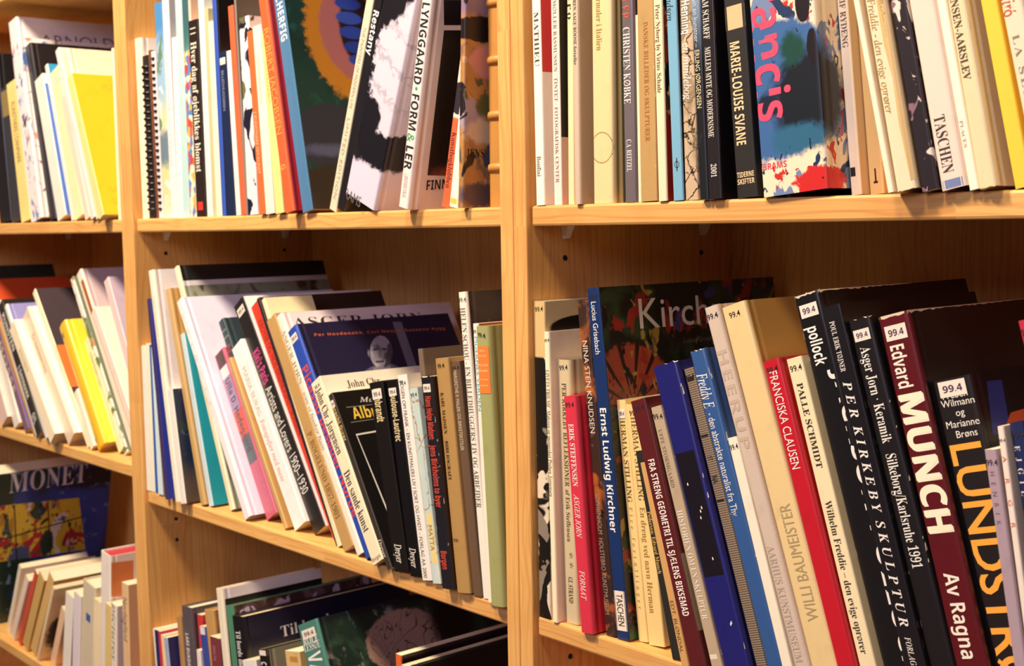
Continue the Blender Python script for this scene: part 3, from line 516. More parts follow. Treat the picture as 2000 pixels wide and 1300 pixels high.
 ('hardback_book', 'book', 'hb', -0.62621, 0.01336, 0.0182, -0.00417, 0.00562, 0.28, 0.2016, 'e8cabc', 'e3bfae', 'g', 'tall beige-pink book behind the dark brown one, middle upper shelf', 'UM', [], [], 0, ()),
 ('paperback_book', 'book', 'pb', -0.61722, 0.00953, 0.0182, -0.01648, 0.02413, 0.24173, 0.174, '2c211c', '2a201a', 'g', 'dark brown book with white lettering and a small red foot mark, middle upper shelf', 'UM', [('S', 'Hver dag af øjeblikkes blomst', 0.21558, 0.05515, 0.5, 0.5, 'sb', 'efe6d2'), ('S', '11', 0.23478, 0.22236, 0.5, 0.5, 'n', 'efe6d2')], [('S', 0.00809, 0.01844, 0.00483, 0.0181, 'e03a34')], 0, ()),
 ('paperback_book', 'book', 'pb', -0.5926, 0.01126, 0.0182, -0.01682, 0.01391, 0.29, 0.2088, 'eef2ea', 'dfe6e8', 'g', 'tall white book right of the dark brown one, middle upper shelf', 'UM', [], [], 0, ()),
 ('paperback_book', 'book', 'pb', -0.57782, 0.01108, 0.0182, -0.01871, 0.00963, 0.25158, 0.1811, 'c9c398', 'bdb88e', 'g', 'tall olive-beige book, middle upper shelf', 'UM', [], [], 0, ()),
 ('paperback_book', 'book', 'pb', -0.56751, 0.01075, 0.0182, -0.0199, 0.01324, 0.23499, 0.1692, 'faf0d0', 'f4e6c4', 'm', 'cream paperback left of the blue-striped spine, middle upper shelf', 'UM', [], [], 0, ()),
 ('paperback_book', 'book', 'pb', -0.55232, 0.00992, 0.0182, -0.02646, 0.00985, 0.29, 0.2088, '3a5cc0', 'f3f1f0', 'g', 'narrow blue-spined book with a white front, middle upper shelf', 'UM', [], [], 0, ()),
 ('hardback_book', 'book', 'hb', -0.54207, 0.01002, 0.0182, -0.02644, 0.00395, 0.3, 0.216, '17161a', '151418', 'g', 'tall black book behind the navy paperback, middle upper shelf', 'UM', [], [], 0, ()),
 ('paperback_book', 'book', 'pb', -0.53531, 0.00762, 0.0182, -0.03877, 0.01928, 0.19515, 0.1405, '1f2a4c', '182240', 'g', 'navy paperback with a small label, middle upper shelf', 'UM', [('S', 'BILLEDHUGGEREN', 0.17303, 0.1247, 0.4, 0.25, 'n', '8d97b8')], [], 3, ()),
 ('paperback_book', 'book', 'pb', -0.51243, 0.00708, 0.0182, -0.05518, 0.01074, 0.1942, 0.1398, 'fdf4ea', 'f6ede6', 'g', 'slim white paperback right of the navy one, middle upper shelf', 'UM', [], [], 0, ()),
 ('paperback_book', 'book', 'pb', -0.50005, 0.00673, 0.0182, -0.06149, 0.01217, 0.2455, 0.1768, 'e26a44', 'cf5a3a', 'g', 'slim orange-red book left of the black-blotched spine, middle upper shelf', 'UM', [], [], 0, ()),
 ('booklet', 'booklet', 'pb', -0.48746, 0.0067, 0.0182, -0.05029, 0.00421, 0.29, 0.2088, '8d8478', '6a635c', 'g', 'very thin grey booklet beside the black-blotched spine, middle upper shelf', 'UM', [], [], 0, ()),
 ('paperback_book', 'book', 'pb', -0.48284, 0.00612, 0.0182, -0.02687, 0.02335, 0.22826, 0.1643, 'paint:blotch', 'paint:blotch', 'g', 'white book with big black blotches on its spine, middle upper shelf', 'UM', [], [], 0, ()),
 ('booklet', 'booklet', 'pb', -0.4492, 0.00225, 0.0182, -0.07399, 0.01319, 0.20983, 0.1511, 'e2703c', 'd8602e', 'g', 'slim orange booklet with small lettering, middle upper shelf', 'UM', [('S', '3 KUNSTNERE OM KUNST', 0.11831, 0.04614, 0.5, 0.35, 'n', 'f3c49a')], [], 0, ()),
 ('paperback_book', 'book', 'pb', -0.43464, 0.00219, 0.0182, -0.07842, 0.01927, 0.21353, 0.1537, 'fbeed6', 'f6e6cc', 'm', 'cream paperback right of the slim orange booklet, middle upper shelf', 'UM', [('S', 'MALEREN FRA SKAGEN', 0.18014, 0.12548, 0.4, 0.2, 'n', 'd8c49a')], [], 0, ()),
 ('paperback_book', 'book', 'pb', -0.41019, 0.00052, 0.0182, -0.10137, 0.01757, 0.20509, 0.1477, 'f6dc8c', 'f2d27c', 'm', 'pale yellow paperback left of the crimson book, middle upper shelf', 'UM', [('S', 'GOLDSCHMIDT', 0.17187, 0.12384, 0.4, 0.2, 'n', 'd8b45a')], [], 0, ()),
 ('hardback_book', 'book', 'hb', -0.37453, -0.00839, 0.0182, -0.18504, 0.01769, 0.29, 0.2088, 'e2663a', 'c02a3c', 'g', 'crimson hardback with an orange spine, middle upper shelf', 'UM', [('S', 'ROBERT JACOBSEN', 0.20745, 0.08602, 0.55, 0.5, 'n', 'f2a24c'), ('S', 'G', 0.05397, 0.0467, 0.5, 0.4, 'b', 'f2a24c')], [], 0, ()),
 ('paperback_book', 'book', 'pb', -0.35215, 0.00012, 0.0182, -0.19832, 0.0206, 0.3, 0.235, '4c7ea8', 'paint:loop', 'g', 'blue-spined book with a fuzzy orange loop painted on its front, middle upper shelf', 'UM', [('S', 'SCHERFIG', 0.24968, 0.18982, 0.55, 0.5, 'b', 'e6eef0')], [], 0, ()),
 ('paperback_book', 'book', 'pb', -0.31809, 0.01277, 0.02302, 0.36207, 0.01359, 0.29, 0.2088, 'd9d2b8', 'a89a4c', 'g', 'slim pale spine leaning right with a mustard front, middle upper shelf', 'UM', [('S', 'THE PAINTERS OF MODERN LIFE', 0.19855, 0.11259, 0.5, 0.3, 'n', 'a39c88'), ('S', 'LIMITED EDITION', 0.10281, 0.01248, 0.5, 0.3, 'n', 'a39c88')], [], 0, ()),
 ('paperback_book', 'book', 'pb', -0.30003, 0.0108, 0.02313, 0.36239, 0.01391, 0.29, 0.2088, '1d1a1e', '1b181c', 'g', 'black leaning book with a white name along its spine, middle upper shelf', 'UM', [('S', 'Restany', 0.21368, 0.16734, 0.55, 0.6, 'b', 'f0eeee')], [], 0, ()),
 ('hardback_book', 'book', 'hb', -0.26901, 0.00127, 0.0391, 0.38394, 0.05581, 0.29, 0.22, 'paint:feather', 'paint:feather', 'g', 'leaning picture book with a big white feathery shape on black, middle upper shelf', 'UM', [('S', 'ABRAMS', -0.0004, -0.0006, 0.14, 0.2, 'nh', '6a6468')], [], 0, ()),
 ('hardback_book', 'book', 'hb', -0.16364, -0.00746, 0.02207, 0.23141, 0.01686, 0.29, 0.21, 'f3e4de', 'f2e0da', 'g', 'white leaning book with bold black lettering and a dark bowl picture on its front', 'UM', [('S', 'LYNGGAARD', 0.19686, 0.11909, 0.5, 0.6, 'b', '17141a'), ('S', '•', 0.11823, 0.11307, 0.5, 0.6, 'b', '3f9a5e'), ('S', 'FORM', 0.11134, 0.07488, 0.5, 0.6, 'b', '17141a'), ('S', '&', 0.07313, 0.06436, 0.5, 0.6, 'b', '3f9a5e'), ('S', 'LER', 0.06173, 0.03787, 0.5, 0.6, 'b', '17141a'), ('S', 'J. JØRGENSENS FORLAG', 0.03343, 0.01019, 0.5, 0.3, 'n', 'b9b0b0'), ('F', 'FINN', 0.01844, 0.01917, 0.04624, 0.02112, 0.00932, 'b', '17141a')], [('F', [(0.0135, 0.2006), (0.0369, 0.2029), (0.0406, 0.1795), (0.0174, 0.1775)], '1a1216'), ('F', [(0.0181, 0.1729), (0.0447, 0.1751), (0.0674, 0.0332), (0.0187, 0.0339)], 'paint:bowl')], 0, ()),
 ('paperback_book', 'book', 'pb', -0.12323, 0.01532, 0.0211, 0.23601, 0.01242, 0.14532, 0.1046, 'paint:orangebk', 'f2c79c', 'g', 'leaning orange-labelled book with dark lettering, left of the painted book, middle upper shelf', 'UM', [('S', 'Kunstbogklubben', 0.07283, 0.01854, 0.5, 0.5, 's', '4a2018')], [], 0, ()),
 ('booklet', 'booklet', 'pb', -0.10563, 0.0109, 0.02069, 0.19773, 0.01269, 0.11448, 0.1, 'fbf0dc', 'f5e4b0', 'm', 'slim cream booklet with a yellow foot beside the painted book, middle upper shelf', 'UM', [], [('S', 0.00322, 0.00845, 0.00025, 0.01243, 'f2c23a')], 0, ()),
 ('hardback_book', 'book', 'hb', -0.07631, -0.00195, 0.01862, 0.05367, 0.00782, 0.3, 0.2, 'paint:jens', 'paint:jens', 'g', 'painted ochre and mauve book left of the leather binding, middle upper shelf', 'UM', [('F', 'JENS', 0.00298, 0.04719, 0.02478, 0.04715, 0.00748, 's', '1c1518')], [], 0, ()),
 ('leather_bound_book', 'book', 'leather', -0.05652, 0.02008, 0.01844, 0.0109, 0.02162, 0.27, 0.1944, 'b9813a', 'a06a2c', 'm', 'tan leather book with raised spine bands, against the divider, middle upper shelf', 'UM', [], [], 0, ()),
 ('paperback_book', 'book', 'pb', 0.02544, 0.00536, 0.0182, -0.012, 0.01115, 0.3, 0.21, 'faf3e2', 'f3e7d8', 'm', 'first cream book against the divider, with a red front panel, right upper shelf', 'UR', [('S', 'MATHIEU', 0.16698, 0.1197, 0.5, 0.45, 's', '4a4034'), ('S', 'Bonfini', 0.04285, 0.02508, 0.45, 0.4, 's', '6a5f50')], [('F', [(-0.0003, 0.1854), (0.0145, 0.1869), (0.0128, 0.1152), (0.0009, 0.1149)], 'd23a38')], 0, ()),
 ('paperback_book', 'book', 'pb', 0.04357, 0.00999, 0.0182, -0.00568, 0.01019, 0.29, 0.2, 'f6e2d6', 'efd6cc', 'g', 'pale pink book with small spaced capitals, its front black above pink stripes, right upper shelf', 'UR', [('S', 'MØLLER RASMUSSEN · TINTET · FOTOGRAFISK CENTER', 0.17489, 0.01899, 0.5, 0.35, 's', '8a7466')], [('FB', 0.2, 1.0, '17120f'), ('FB', 0, 0.2, 'd9b2a6')], 0, ()),
 ('booklet', 'booklet', 'pb', 0.06084, 0.01056, 0.01827, 0.00906, 0.00769, 0.28, 0.2016, 'efd9a8', 'e8d09c', 'm', 'slim yellowish booklet with a chipped foot left of the taupe spine, right upper shelf', 'UR', [('S', 'oro', 0.17837, 0.15577, 0.5, 0.8, 's', '2a241e')], [], 0, ()),
 ('hardback_book', 'book', 'hb', 0.07714, 0.00264, 0.0182, -0.00145, 0.00732, 0.29, 0.21, 'cfb9a4', 'b79f8a', 'g', 'taupe hardback with a matt grey front, right upper shelf', 'UR', [('S', 'SØREN AAGE ROOSE fortæller', 0.1756, 0.11593, 0.45, 0.4, 's', '5f5044')], [], 0, ()),
 ('hardback_book', 'book', 'hb', 0.09379, 0.00812, 0.0182, -2e-05, 0.0242, 0.29, 0.2088, 'ecd29c', 'e2c78a', 'g', 'thick straw-yellow hardback with a dotted ring at its foot, right upper shelf', 'UR', [('S', 'Danske guldaldermaler i Italien', 0.21373, 0.12574, 0.4, 0.22, 's', 'a2803e')], [], 0, ('ring',)),
 ('booklet', 'booklet', 'pb', 0.12524, 0.0122, 0.0182, -0.01323, 0.0035, 0.27, 0.1944, '2c2a1c', '2c2a1c', 'g', 'very thin dark patterned booklet beside the grey spine, right upper shelf', 'UR', [], [], 0, ()),
 ('hardback_book', 'book', 'hb', 0.13184, 0.00669, 0.0182, -0.0118, 0.01347, 0.28, 0.2016, '6f6468', '3c3236', 'g', 'grey book with white capitals and red letters at the top, right upper shelf', 'UR', [('S', 'LER', 0.16386, 0.14689, 0.35, 0.6, 'sb', 'c8523c'), ('S', 'CHRISTEN KØBKE', 0.14071, 0.07925, 0.42, 0.5, 's', 'efe8e2'), ('S', 'C.A. REITZEL', 0.0508, 0.02482, 0.5, 0.35, 's', 'efe8e2')], [], 0, ()),
 ('booklet', 'booklet', 'pb', 0.14625, 0.00816, 0.0182, -0.01284, 0.00349, 0.14907, 0.1073, 'f2e2bd', 'e9d6a6', 'm', 'very thin cream booklet left of the brown paper spine, right upper shelf', 'UR', [], [], 0, ()),
 ('paperback_book', 'book', 'pb', 0.1507, 0.00619, 0.0182, -0.01658, 0.01831, 0.28, 0.2016, 'b8945c', 'a98450', 'm', 'brown paper-covered book with faint red lettering and worn edges, right upper shelf', 'UR', [('S', 'DANSKE BILLEDER OG SKULPTURER', 0.14215, 0.04801, 0.5, 0.22, 's', 'a8682c')], [], 0, ('worn',)),
 ('paperback_book', 'book', 'pb', 0.17205, 0.00395, 0.0182, -0.02601, 0.00923, 0.28, 0.2, 'f3dfba', 'paint:redgreen', 'm', 'cream book with small serif title and red-green painted front, right upper shelf', 'UR', [('S', 'Peter Nyborg by Virtus Schade', 0.15334, 0.0845, 0.5, 0.42, 's', '6a5534')], [], 0, ()),
 ('paperback_book', 'book', 'pb', 0.18616, 0.00577, 0.0182, -0.042, 0.01054, 0.28, 0.2016, '7db3d0', '2b2a2c', 'g', 'light blue book with a black circle-and-bar mark at its foot, right upper shelf', 'UR', [('S', 'Gudmundson', 0.18061, 0.13912, 0.35, 0.55, 'i', '2c3c48')], [], 0, ('phi',)),
 ('paperback_book', 'book', 'pb', 0.19709, 0.00765, 0.0182, -0.03248, 0.01338, 0.28, 0.2016, 'paint:cracked', 'paint:cracked', 'g', 'book with a cracked-earth photograph and a white italic title, right upper shelf', 'UR', [('S', 'Henning –', 0.1536, 0.12256, 0.45, 0.5, 'b', 'f4efe6'), ('S', 'en mindebog', 0.12048, 0.07752, 0.45, 0.45, 'i', 'f4efe6')], [], 0, ()),
 ('hardback_book', 'book', 'hb', 0.21707, 0.00109, 0.0182, -0.05457, 0.00937, 0.28, 0.2016, 'paint:bluedark', '26242a', 'g', 'book fading from pale blue to black with small light lettering, right upper shelf', 'UR', [('S', 'Bogen om en kunstner –', 0.16721, 0.11518, 0.5, 0.4, 'n', 'c9d4dc'), ('S', 'ERLING JØRGENSEN', 0.1134, 0.06895, 0.5, 0.4, 'n', 'e8d8a8')], [], 0, ()),
 ('paperback_book', 'book', 'pb', 0.22684, 0.00074, 0.0182, -0.05067, 0.01254, 0.28, 0.2016, '241f22', '131013', 'g', 'black book with small white capitals and a year at its foot, right upper shelf', 'UR', [('S', 'WILLIAM SCHARFF', 0.16549, 0.11988, 0.4, 0.4, 's', 'e9e0d4'), ('S', 'MELLEM MYTE OG MODERNISME', 0.11416, 0.04632, 0.42, 0.36, 's', 'e9e0d4'), ('S', '2001', 0.02647, 0.01625, 0.5, 0.36, 's', 'e9e0d4')], [], 0, ()),
 ('paperback_book', 'book', 'pb', 0.24969, 0.00639, 0.0182, -0.08597, 0.01918, 0.28, 0.2016, '1c1717', '100d0e', 'm', 'thick black book with bold cream capitals and a peach band, right upper shelf', 'UR', [('S', 'MARIE-LOUISE SVANE', 0.11635, 0.03869, 0.4, 0.38, 'b', 'f0cfa0'), ('S', 'TIDERNE', 0.01727, 0.01701, 0.5, 0.2, 'bh', 'f0cfa0'), ('S', 'SKIFTER', 0.01216, 0.01189, 0.5, 0.2, 'bh', 'f0cfa0')], [('S', 0.12508, 0.14252, 0.00038, 0.0188, 'e8b98c')], 0, ()),
 ('hardback_book', 'book', 'hb', 0.27671, 0.00208, 0.0182, -0.0901, 0.05803, 0.31, 0.22, 'paint:francis', 'paint:francis', 'g', 'big blue and black splattered art book with large pink lettering, right upper shelf', 'UR', [('S', 'francis', 0.16574, 0.05319, 0.27, 0.4, 'b', 'e8486a'), ('S', 'ABRAMS', 0.02202, 0.02175, 0.19, 0.075, 'bh', 'd8485a')], [], 0, ()),
 ('paperback_book', 'book', 'pb', 0.33619, 0.02643, 0.0182, -0.09299, 0.00833, 0.29, 0.17, 'f7ead6', 'cfb48e', 'm', 'cream book with thin serif capitals right of the splattered book, right upper shelf', 'UR', [('S', 'LEIF RYDENG', 0.14529, 0.10377, 0.55, 0.5, 's', '6d6256')], [('S', 0.01313, 0.01955, 0.00083, 0.005, '1d1a1a')], 0, ()),
 ('paperback_book', 'book', 'pb', 0.34518, 0.03608, 0.0182, -0.09392, 0.01136, 0.26, 0.1872, 'e6c68a', 'd8b478', 'g', 'tan book with a tiny black figure at its foot, right upper shelf', 'UR', [], [('S', 0.00931, 0.01827, 0.00511, 0.00636, '2a2118'), ('S', 0.00778, 0.00932, 0.00398, 0.00738, '2a2118')], 0, ()),
 ('booklet', 'booklet', 'pb', 0.38835, -0.008, 0.0182, -0.21172, 0.00467, 0.28, 0.2016, 'f6e9cf', 'f0dcb8', 'm', 'thin cream booklet leaning left over the tan book, right upper shelf', 'UR', [], [], 0, ()),
 ('hardback_book', 'book', 'hb', 0.3935, -0.00625, 0.0182, -0.19806, 0.01549, 0.285, 0.2052, 'f2dfbc', 'dcbb80', 'g', 'leaning cream book with tan water stains and a torn foot, right upper shelf', 'UR', [('S', 'Wilhelm Freddie - den evige oprører', 0.15673, 0.05251, 0.34, 0.3, 'i', 'a68a4c'), ('S', 'L. v. Bachmann', 0.13937, 0.10126, 0.78, 0.2, 's', 'b49050')], [('SP', [(0.58, 0.995), (0.97, 0.995), (0.97, 0.02), (0.8, 0.02), (0.7, 0.16), (0.76, 0.26), (0.62, 0.34)], 'd8b878')], 0, ('worn',)),
 ('paperback_book', 'book', 'pb', 0.40978, -0.00199, 0.0182, -0.19839, 0.01218, 0.28, 0.2016, 'paint:splotch', 'paint:splotch', 'g', 'black leaning book with white paint splashes, right upper shelf', 'UR', [], [], 0, ()),
 ('hardback_book', 'book', 'hb', 0.42302, -0.00107, 0.0182, -0.19984, 0.01869, 0.29, 0.2088, 'f0dccb', 'eed8c4', 'g', 'pale pink leaning book with large serif capitals and a blue patch at its foot', 'UR', [('S', 'TASCHEN', 0.04842, 0.01046, 0.42, 0.36, 's', '3a2c2c')], [('S', 0.0006, 0.00627, 0.00224, 0.01832, '7a88b4'), ('SP', [(0.2, 0.995), (0.75, 0.995), (0.5, 0.9), (0.3, 0.92)], 'd05a44'), ('SP', [(0.45, 0.845), (0.95, 0.86), (0.97, 0.835), (0.7, 0.825)], '1d1418')], 0, ()),
 ('paperback_book', 'book', 'pb', 0.44249, -6e-05, 0.0182, -0.19983, 0.00656, 0.28, 0.2016, 'fbf0dc', 'f6e6c6', 'm', 'slim white leaning book left of the mottled cream one, right upper shelf', 'UR', [('S', 'PLACES', 0.04502, 0.02737, 0.4, 0.3, 's', 'b5a488')], [], 0, ()),
 ('hardback_book', 'book', 'hb', 0.44958, -0.00163, 0.0182, -0.19451, 0.01298, 0.285, 0.2, 'f0dcb0', 'efdfba', 'g', 'mottled cream leaning book with bold serif capitals and a torn foot, right upper shelf', 'UR', [('S', 'LARS HANSEN-AARSLEV', 0.15115, 0.06994, 0.4, 0.34, 'sb', '4a3a24')], [], 0, ('worn',)),
 ('paperback_book', 'book', 'pb', 0.4694, 0.00672, 0.0182, -0.20807, 0.01084, 0.28, 0.2016, 'f8cc3e', 'f4c230', 'm', 'bright yellow leaning book, right upper shelf', 'UR', [], [], 0, ()),
 ('hardback_book', 'book', 'hb', 0.4849, 0.00391, 0.0182, -0.2219, 0.01497, 0.285, 0.2052, 'f2e0c4', 'ead6b4', 'g', 'pale leaning book with red script and spaced capitals, at the right picture edge', 'UR', [('S', 'Miró', 0.12498, 0.10759, 0.35, 0.5, 'i', 'c8553c'), ('S', 'LA SERT', 0.09576, 0.04639, 0.4, 0.25, 's', '8a8070')], [], 0, ()),
 ('magazine', 'magazine', 'pb', -0.78128, 0.00433, -0.35182, -0.00062, 0.01261, 0.19841, 0.1429, 'f3efe2', 'ece8dc', 'g', 'first thin white magazine against the side panel, middle shelf of the middle bay', 'MM', [], [], 0, ()),
 ('magazine', 'magazine', 'pb', -0.76769, 0.0048, -0.35182, -0.00367, 0.01017, 0.20197, 0.1454, 'f0ecd2', 'e8e0b0', 'm', 'thin ivory magazine with a yellow edge, second from the side panel, middle bay', 'MM', [], [], 0, ()),
 ('magazine', 'magazine', 'pb', -0.75632, 0.00496, -0.35182, -0.00766, 0.0072, 0.20135, 0.145, '2456b0', '2456b0', 'g', 'thin royal blue magazine left of the pale aqua one, middle bay', 'MM', [], [], 0, ()),
 ('paperback_book', 'book', 'pb', -0.74594, 0.00366, -0.35182, -0.02171, 0.01379, 0.19796, 0.1425, 'd8ecef', 'bfe0ea', 'g', 'thin pale aqua magazine, middle shelf of the middle bay', 'MM', [], [], 0, ()),
 ('magazine', 'magazine', 'pb', -0.71889, -0.0013, -0.35182, -0.08679, 0.00814, 0.19776, 0.1424, '84665e', '76585a', 'g', 'thin mauve-brown magazine beside the violet-blue front, middle bay', 'MM', [], [], 0, ()),
 ('paperback_book', 'book', 'pb', -0.70376, -0.0062, -0.35182, -0.11962, 0.00815, 0.26575, 0.18, '3e3468', '3a45b0', 'g', 'violet-blue book rising dark purple behind the white hardback, middle bay', 'MM', [], [], 0, ()),
 ('hardback_book', 'book', 'hb', -0.68009, -0.00407, -0.35182, -0.17522, 0.01447, 0.30533, 0.2, 'fbf3dc', 'f1ecf2', 'g', 'tall glossy white hardback near the side panel, middle bay', 'MM', [('S', 'FIRE DANSKE MALERE', 0.2711, 0.1802, 0.5, 0.3, 'n', 'dccfae')], [], 0, ()),
 ('booklet', 'booklet', 'pb', -0.66349, -0.00426, -0.35182, -0.1852, 0.01451, 0.1487, 0.16, 'f3efe6', 'paint:nightsea', 'g', 'short white-spined booklet with a dark blue-green photograph on its front, middle bay', 'MM', [], [], 0, ()),
 ('hardback_book', 'book', 'hb', -0.63343, 0.00825, -0.35182, -0.27985, 0.0129, 0.28607, 0.19, 'c8a468', 'bc9254', 'g', 'tall tan book left of the turquoise front, middle bay', 'MM', [], [], 0, ()),
 ('paperback_book', 'book', 'pb', -0.6196, 0.01312, -0.35182, -0.27974, 0.01114, 0.22684, 0.17, 'c9dfe8', '28a2b4', 'g', 'turquoise-fronted book, middle shelf of the middle bay', 'MM', [], [], 0, ()),
 ('hardback_book', 'book', 'hb', -0.57696, 0.0195, -0.35182, -0.40247, 0.01169, 0.32977, 0.2239, 'f0e4c0', 'paint:blackband', 'g', 'wide book with a black top band over a landscape, highest in the middle bay', 'MM', [], [], 0, ()),
 ('hardback_book', 'book', 'hb', -0.51525, 0.00564, -0.35182, -0.54991, 0.01659, 0.30424, 0.23, 'f8f4f4', 'e2def6', 'g', 'large white hardback with a lilac-shadowed front, middle bay', 'MM', [('S', 'KVINDER', 0.28459, 0.15335, 0.4, 0.3, 'n', 'e2ded4')], [], 0, ()),  # white book; the lilac of its front is shadow put into the colour
 ('hardback_book', 'book', 'hb', -0.49494, 0.02431, -0.35182, -0.55136, 0.02832, 0.22516, 0.1621, 'c8647c', 'b85a78', 'g', 'book with a spine of maroon, white, mauve, orange and pink blocks, middle bay', 'MM', [('S', 'Ulla D. Hedegaard', 0.1882, 0.08691, 0.5, 0.35, 'b', '5c4a66')], [('S', 0.20441, 0.22456, 0.00057, 0.02775, '4a2228'), ('S', 0.18982, 0.20441, 0.00057, 0.02775, 'efe2e2'), ('S', 0.14338, 0.18982, 0.00057, 0.02775, 'a08cae'), ('S', 0.10871, 0.14338, 0.00057, 0.02775, 'd8603c'), ('S', 0.07299, 0.10871, 0.00057, 0.02775, '56666c')], 0, ()),
 ('hardback_book', 'book', 'hb', -0.45935, 0.02797, -0.35182, -0.55793, 0.01462, 0.27742, 0.1997, '33464e', '2a3a42', 'g', 'dark teal hardback with a short white name on top, middle bay', 'MM', [('S', 'Charlotte', 0.26275, 0.26209, 0.5, 0.14, 'ih', 'd5dadc'), ('S', 'Christensen', 0.25353, 0.25287, 0.5, 0.14, 'ih', 'd5dadc'), ('S', 'N', 0.24369, 0.23063, 0.5, 0.5, 'b', 'a8483c')], [], 0, ()),
 ('booklet', 'booklet', 'pb', -0.43908, 0.01585, -0.35182, -0.56744, 0.0072, 0.2287, 0.1647, 'c9a56a', 'b88f54', 'g', 'thin tan booklet left of the glossy white paperback, middle bay', 'MM', [], [], 0, ()),
 ('paperback_book', 'book', 'pb', -0.42412, 0.02119, -0.35182, -0.58863, 0.02816, 0.24589, 0.177, 'fdfbf8', 'f6f2f4', 'g', 'glossy white paperback with faint lettering, left of the black paperback, middle bay', 'MM', [('S', 'MARIA BURAS', 0.21505, 0.1483, 0.45, 0.3, 'n', 'd8c8b4'), ('S', 'Fotografier med mere', 0.14205, 0.05929, 0.45, 0.3, 'i', 'e3b49c')], [], 0, ()),
 ('paperback_book', 'book', 'pb', -0.38978, 0.02651, -0.35182, -0.58852, 0.02698, 0.30912, 0.19, '231e1c', 'f2eef0', 'g', 'black paperback with pink and white lettering on its spine, middle bay', 'MM', [('S', "Kiki's Paris", 0.24088, 0.19475, 0.5, 0.5, 'b', 'd84a8c'), ('S', 'Artists and Lovers 1900–1930', 0.19003, 0.04857, 0.5, 0.5, 'n', 'e9e4da')], [], 1, ()),
 ('hardback_book', 'book', 'hb', -0.35702, 0.02974, -0.35182, -0.58166, 0.02211, 0.30751, 0.13, 'e2442e', 'cf3222', 'g', 'bright red hardback left of the taped brown book, middle bay', 'MM', [('S', 'KROYER OG', 0.28516, 0.2406, 0.5, 0.4, 'n', 'a83424'), ('S', 'HOS BRØNDUMS I SKAGEN', 0.23746, 0.12996, 0.5, 0.4, 'n', 'a83424'), ('S', 'GYLDENDAL', 0.07958, 0.03609, 0.5, 0.4, 'n', 'b23a28')], [], 0, ()),
 ('hardback_book', 'book', 'hb', -0.33098, 0.01697, -0.35182, -0.52908, 0.00637, 0.31232, 0.1762, '2c2226', '2c2024', 'g', 'tall dark maroon-black book standing behind the red one, middle bay', 'MM', [], [], 0, ()),
 ('pamphlet', 'pamphlet', 'pb', -0.32323, 0.01446, -0.35182, -0.50649, 0.00772, 0.30804, 0.0653, 'eee2b8', 'e6dcb4', 'm', 'cream pamphlet sticking up behind the dark book, middle bay', 'MM', [], [], 0, ()),
 ('paperback_book', 'book', 'pb', -0.29964, 0.00757, -0.35182, -0.54991, 0.02129, 0.2881, 0.2074, 'c39a5e', 'a58a90', 'm', 'worn brown book with taped spine and old serif capitals, middle bay', 'MM', [('S', 'P. BØGELUND 1857-1901', 0.14126, 0.03577, 0.5, 0.4, 's', '8a6c3a')], [], 0, ('worn',)),
 ('hardback_book', 'book', 'hb', -0.2742, 0.00676, -0.35182, -0.54991, 0.01362, 0.29393, 0.2442, 'f8f0dc', 'ecdde6', 'g', 'white hardback with spaced serif capitals across its front, middle bay', 'MM', [('S', 'ASGER JORN', 0.27504, 0.20611, 0.5, 0.5, 's', 'a59a80'), ('S', '– som vi husker ham', 0.20323, 0.12387, 0.5, 0.4, 'i', 'a59a80'), ('F', 'ASGER JORN', 0.01123, 0.27436, 0.19427, 0.26969, 0.01228, 's', '2a2428')], [], 0, ()),
 ('hardback_book', 'book', 'hb', -0.25583, 0.00566, -0.35182, -0.55584, 0.02142, 0.2767, 0.2176, '2f50b4', '1d1b3c', 'g', 'navy blue book with a red title and a small grey bust, middle bay', 'MM', [('S', 'Picasso besøger Norge', 0.22954, 0.04636, 0.5, 0.6, 'b', 'd8483e'), ('F', 'Per Hovdenakk, Carl Nesjar, Susanne Rygg', 0.01881, 0.25956, 0.20444, 0.25459, 0.00345, 'b', 'c8623a')], [('F', [(0.1313, 0.2706), (0.1443, 0.2697), (0.142, 0.2047), (0.1292, 0.206)], '6e6a80'), ('F', [(0.0653, 0.2089), (0.0775, 0.2142), (0.0881, 0.2171), (0.1058, 0.2169), (0.1166, 0.2114), (0.1191, 0.2054)], '5c5870'), ('F', [(0.1145, 0.2313), (0.1099, 0.2232), (0.1041, 0.2168), (0.0973, 0.2126), (0.0911, 0.2117), (0.0861, 0.2137), (0.083, 0.2188), (0.0826, 0.2257), (0.0845, 0.2339), (0.0889, 0.2419), (0.0947, 0.2484), (0.1016, 0.2528), (0.1078, 0.2538), (0.1129, 0.2519), (0.1161, 0.2467), (0.1165, 0.2396)], 'paint:bust'), ('F', [(0.1186, 0.2447), (0.1164, 0.2311), (0.1061, 0.2154), (0.0955, 0.2113), (0.1052, 0.226), (0.112, 0.2406)], '4a4658'), ('F', [(0.0902, 0.237), (0.0971, 0.2382), (0.0966, 0.2353), (0.0899, 0.2346)], '3a3648'), ('F', [(0.1034, 0.2377), (0.1094, 0.2366), (0.1082, 0.2336), (0.1022, 0.2348)], '3a3648'), ('F', [(0.0981, 0.2357), (0.1006, 0.2355), (0.0987, 0.226), (0.0935, 0.2259)], '6e6a7c'), ('F', [(0.0874, 0.2216), (0.1, 0.2211), (0.0984, 0.2188), (0.0877, 0.2192)], '4a4456'), ('F', [(0.0842, 0.2339), (0.0834, 0.2376), (0.0803, 0.2313), (0.0816, 0.2264)], '827c90'), ('F', [(0.0818, 0.2132), (0.1052, 0.2155), (0.1058, 0.2049), (0.077, 0.2066)], '827c90')], 1, ()),
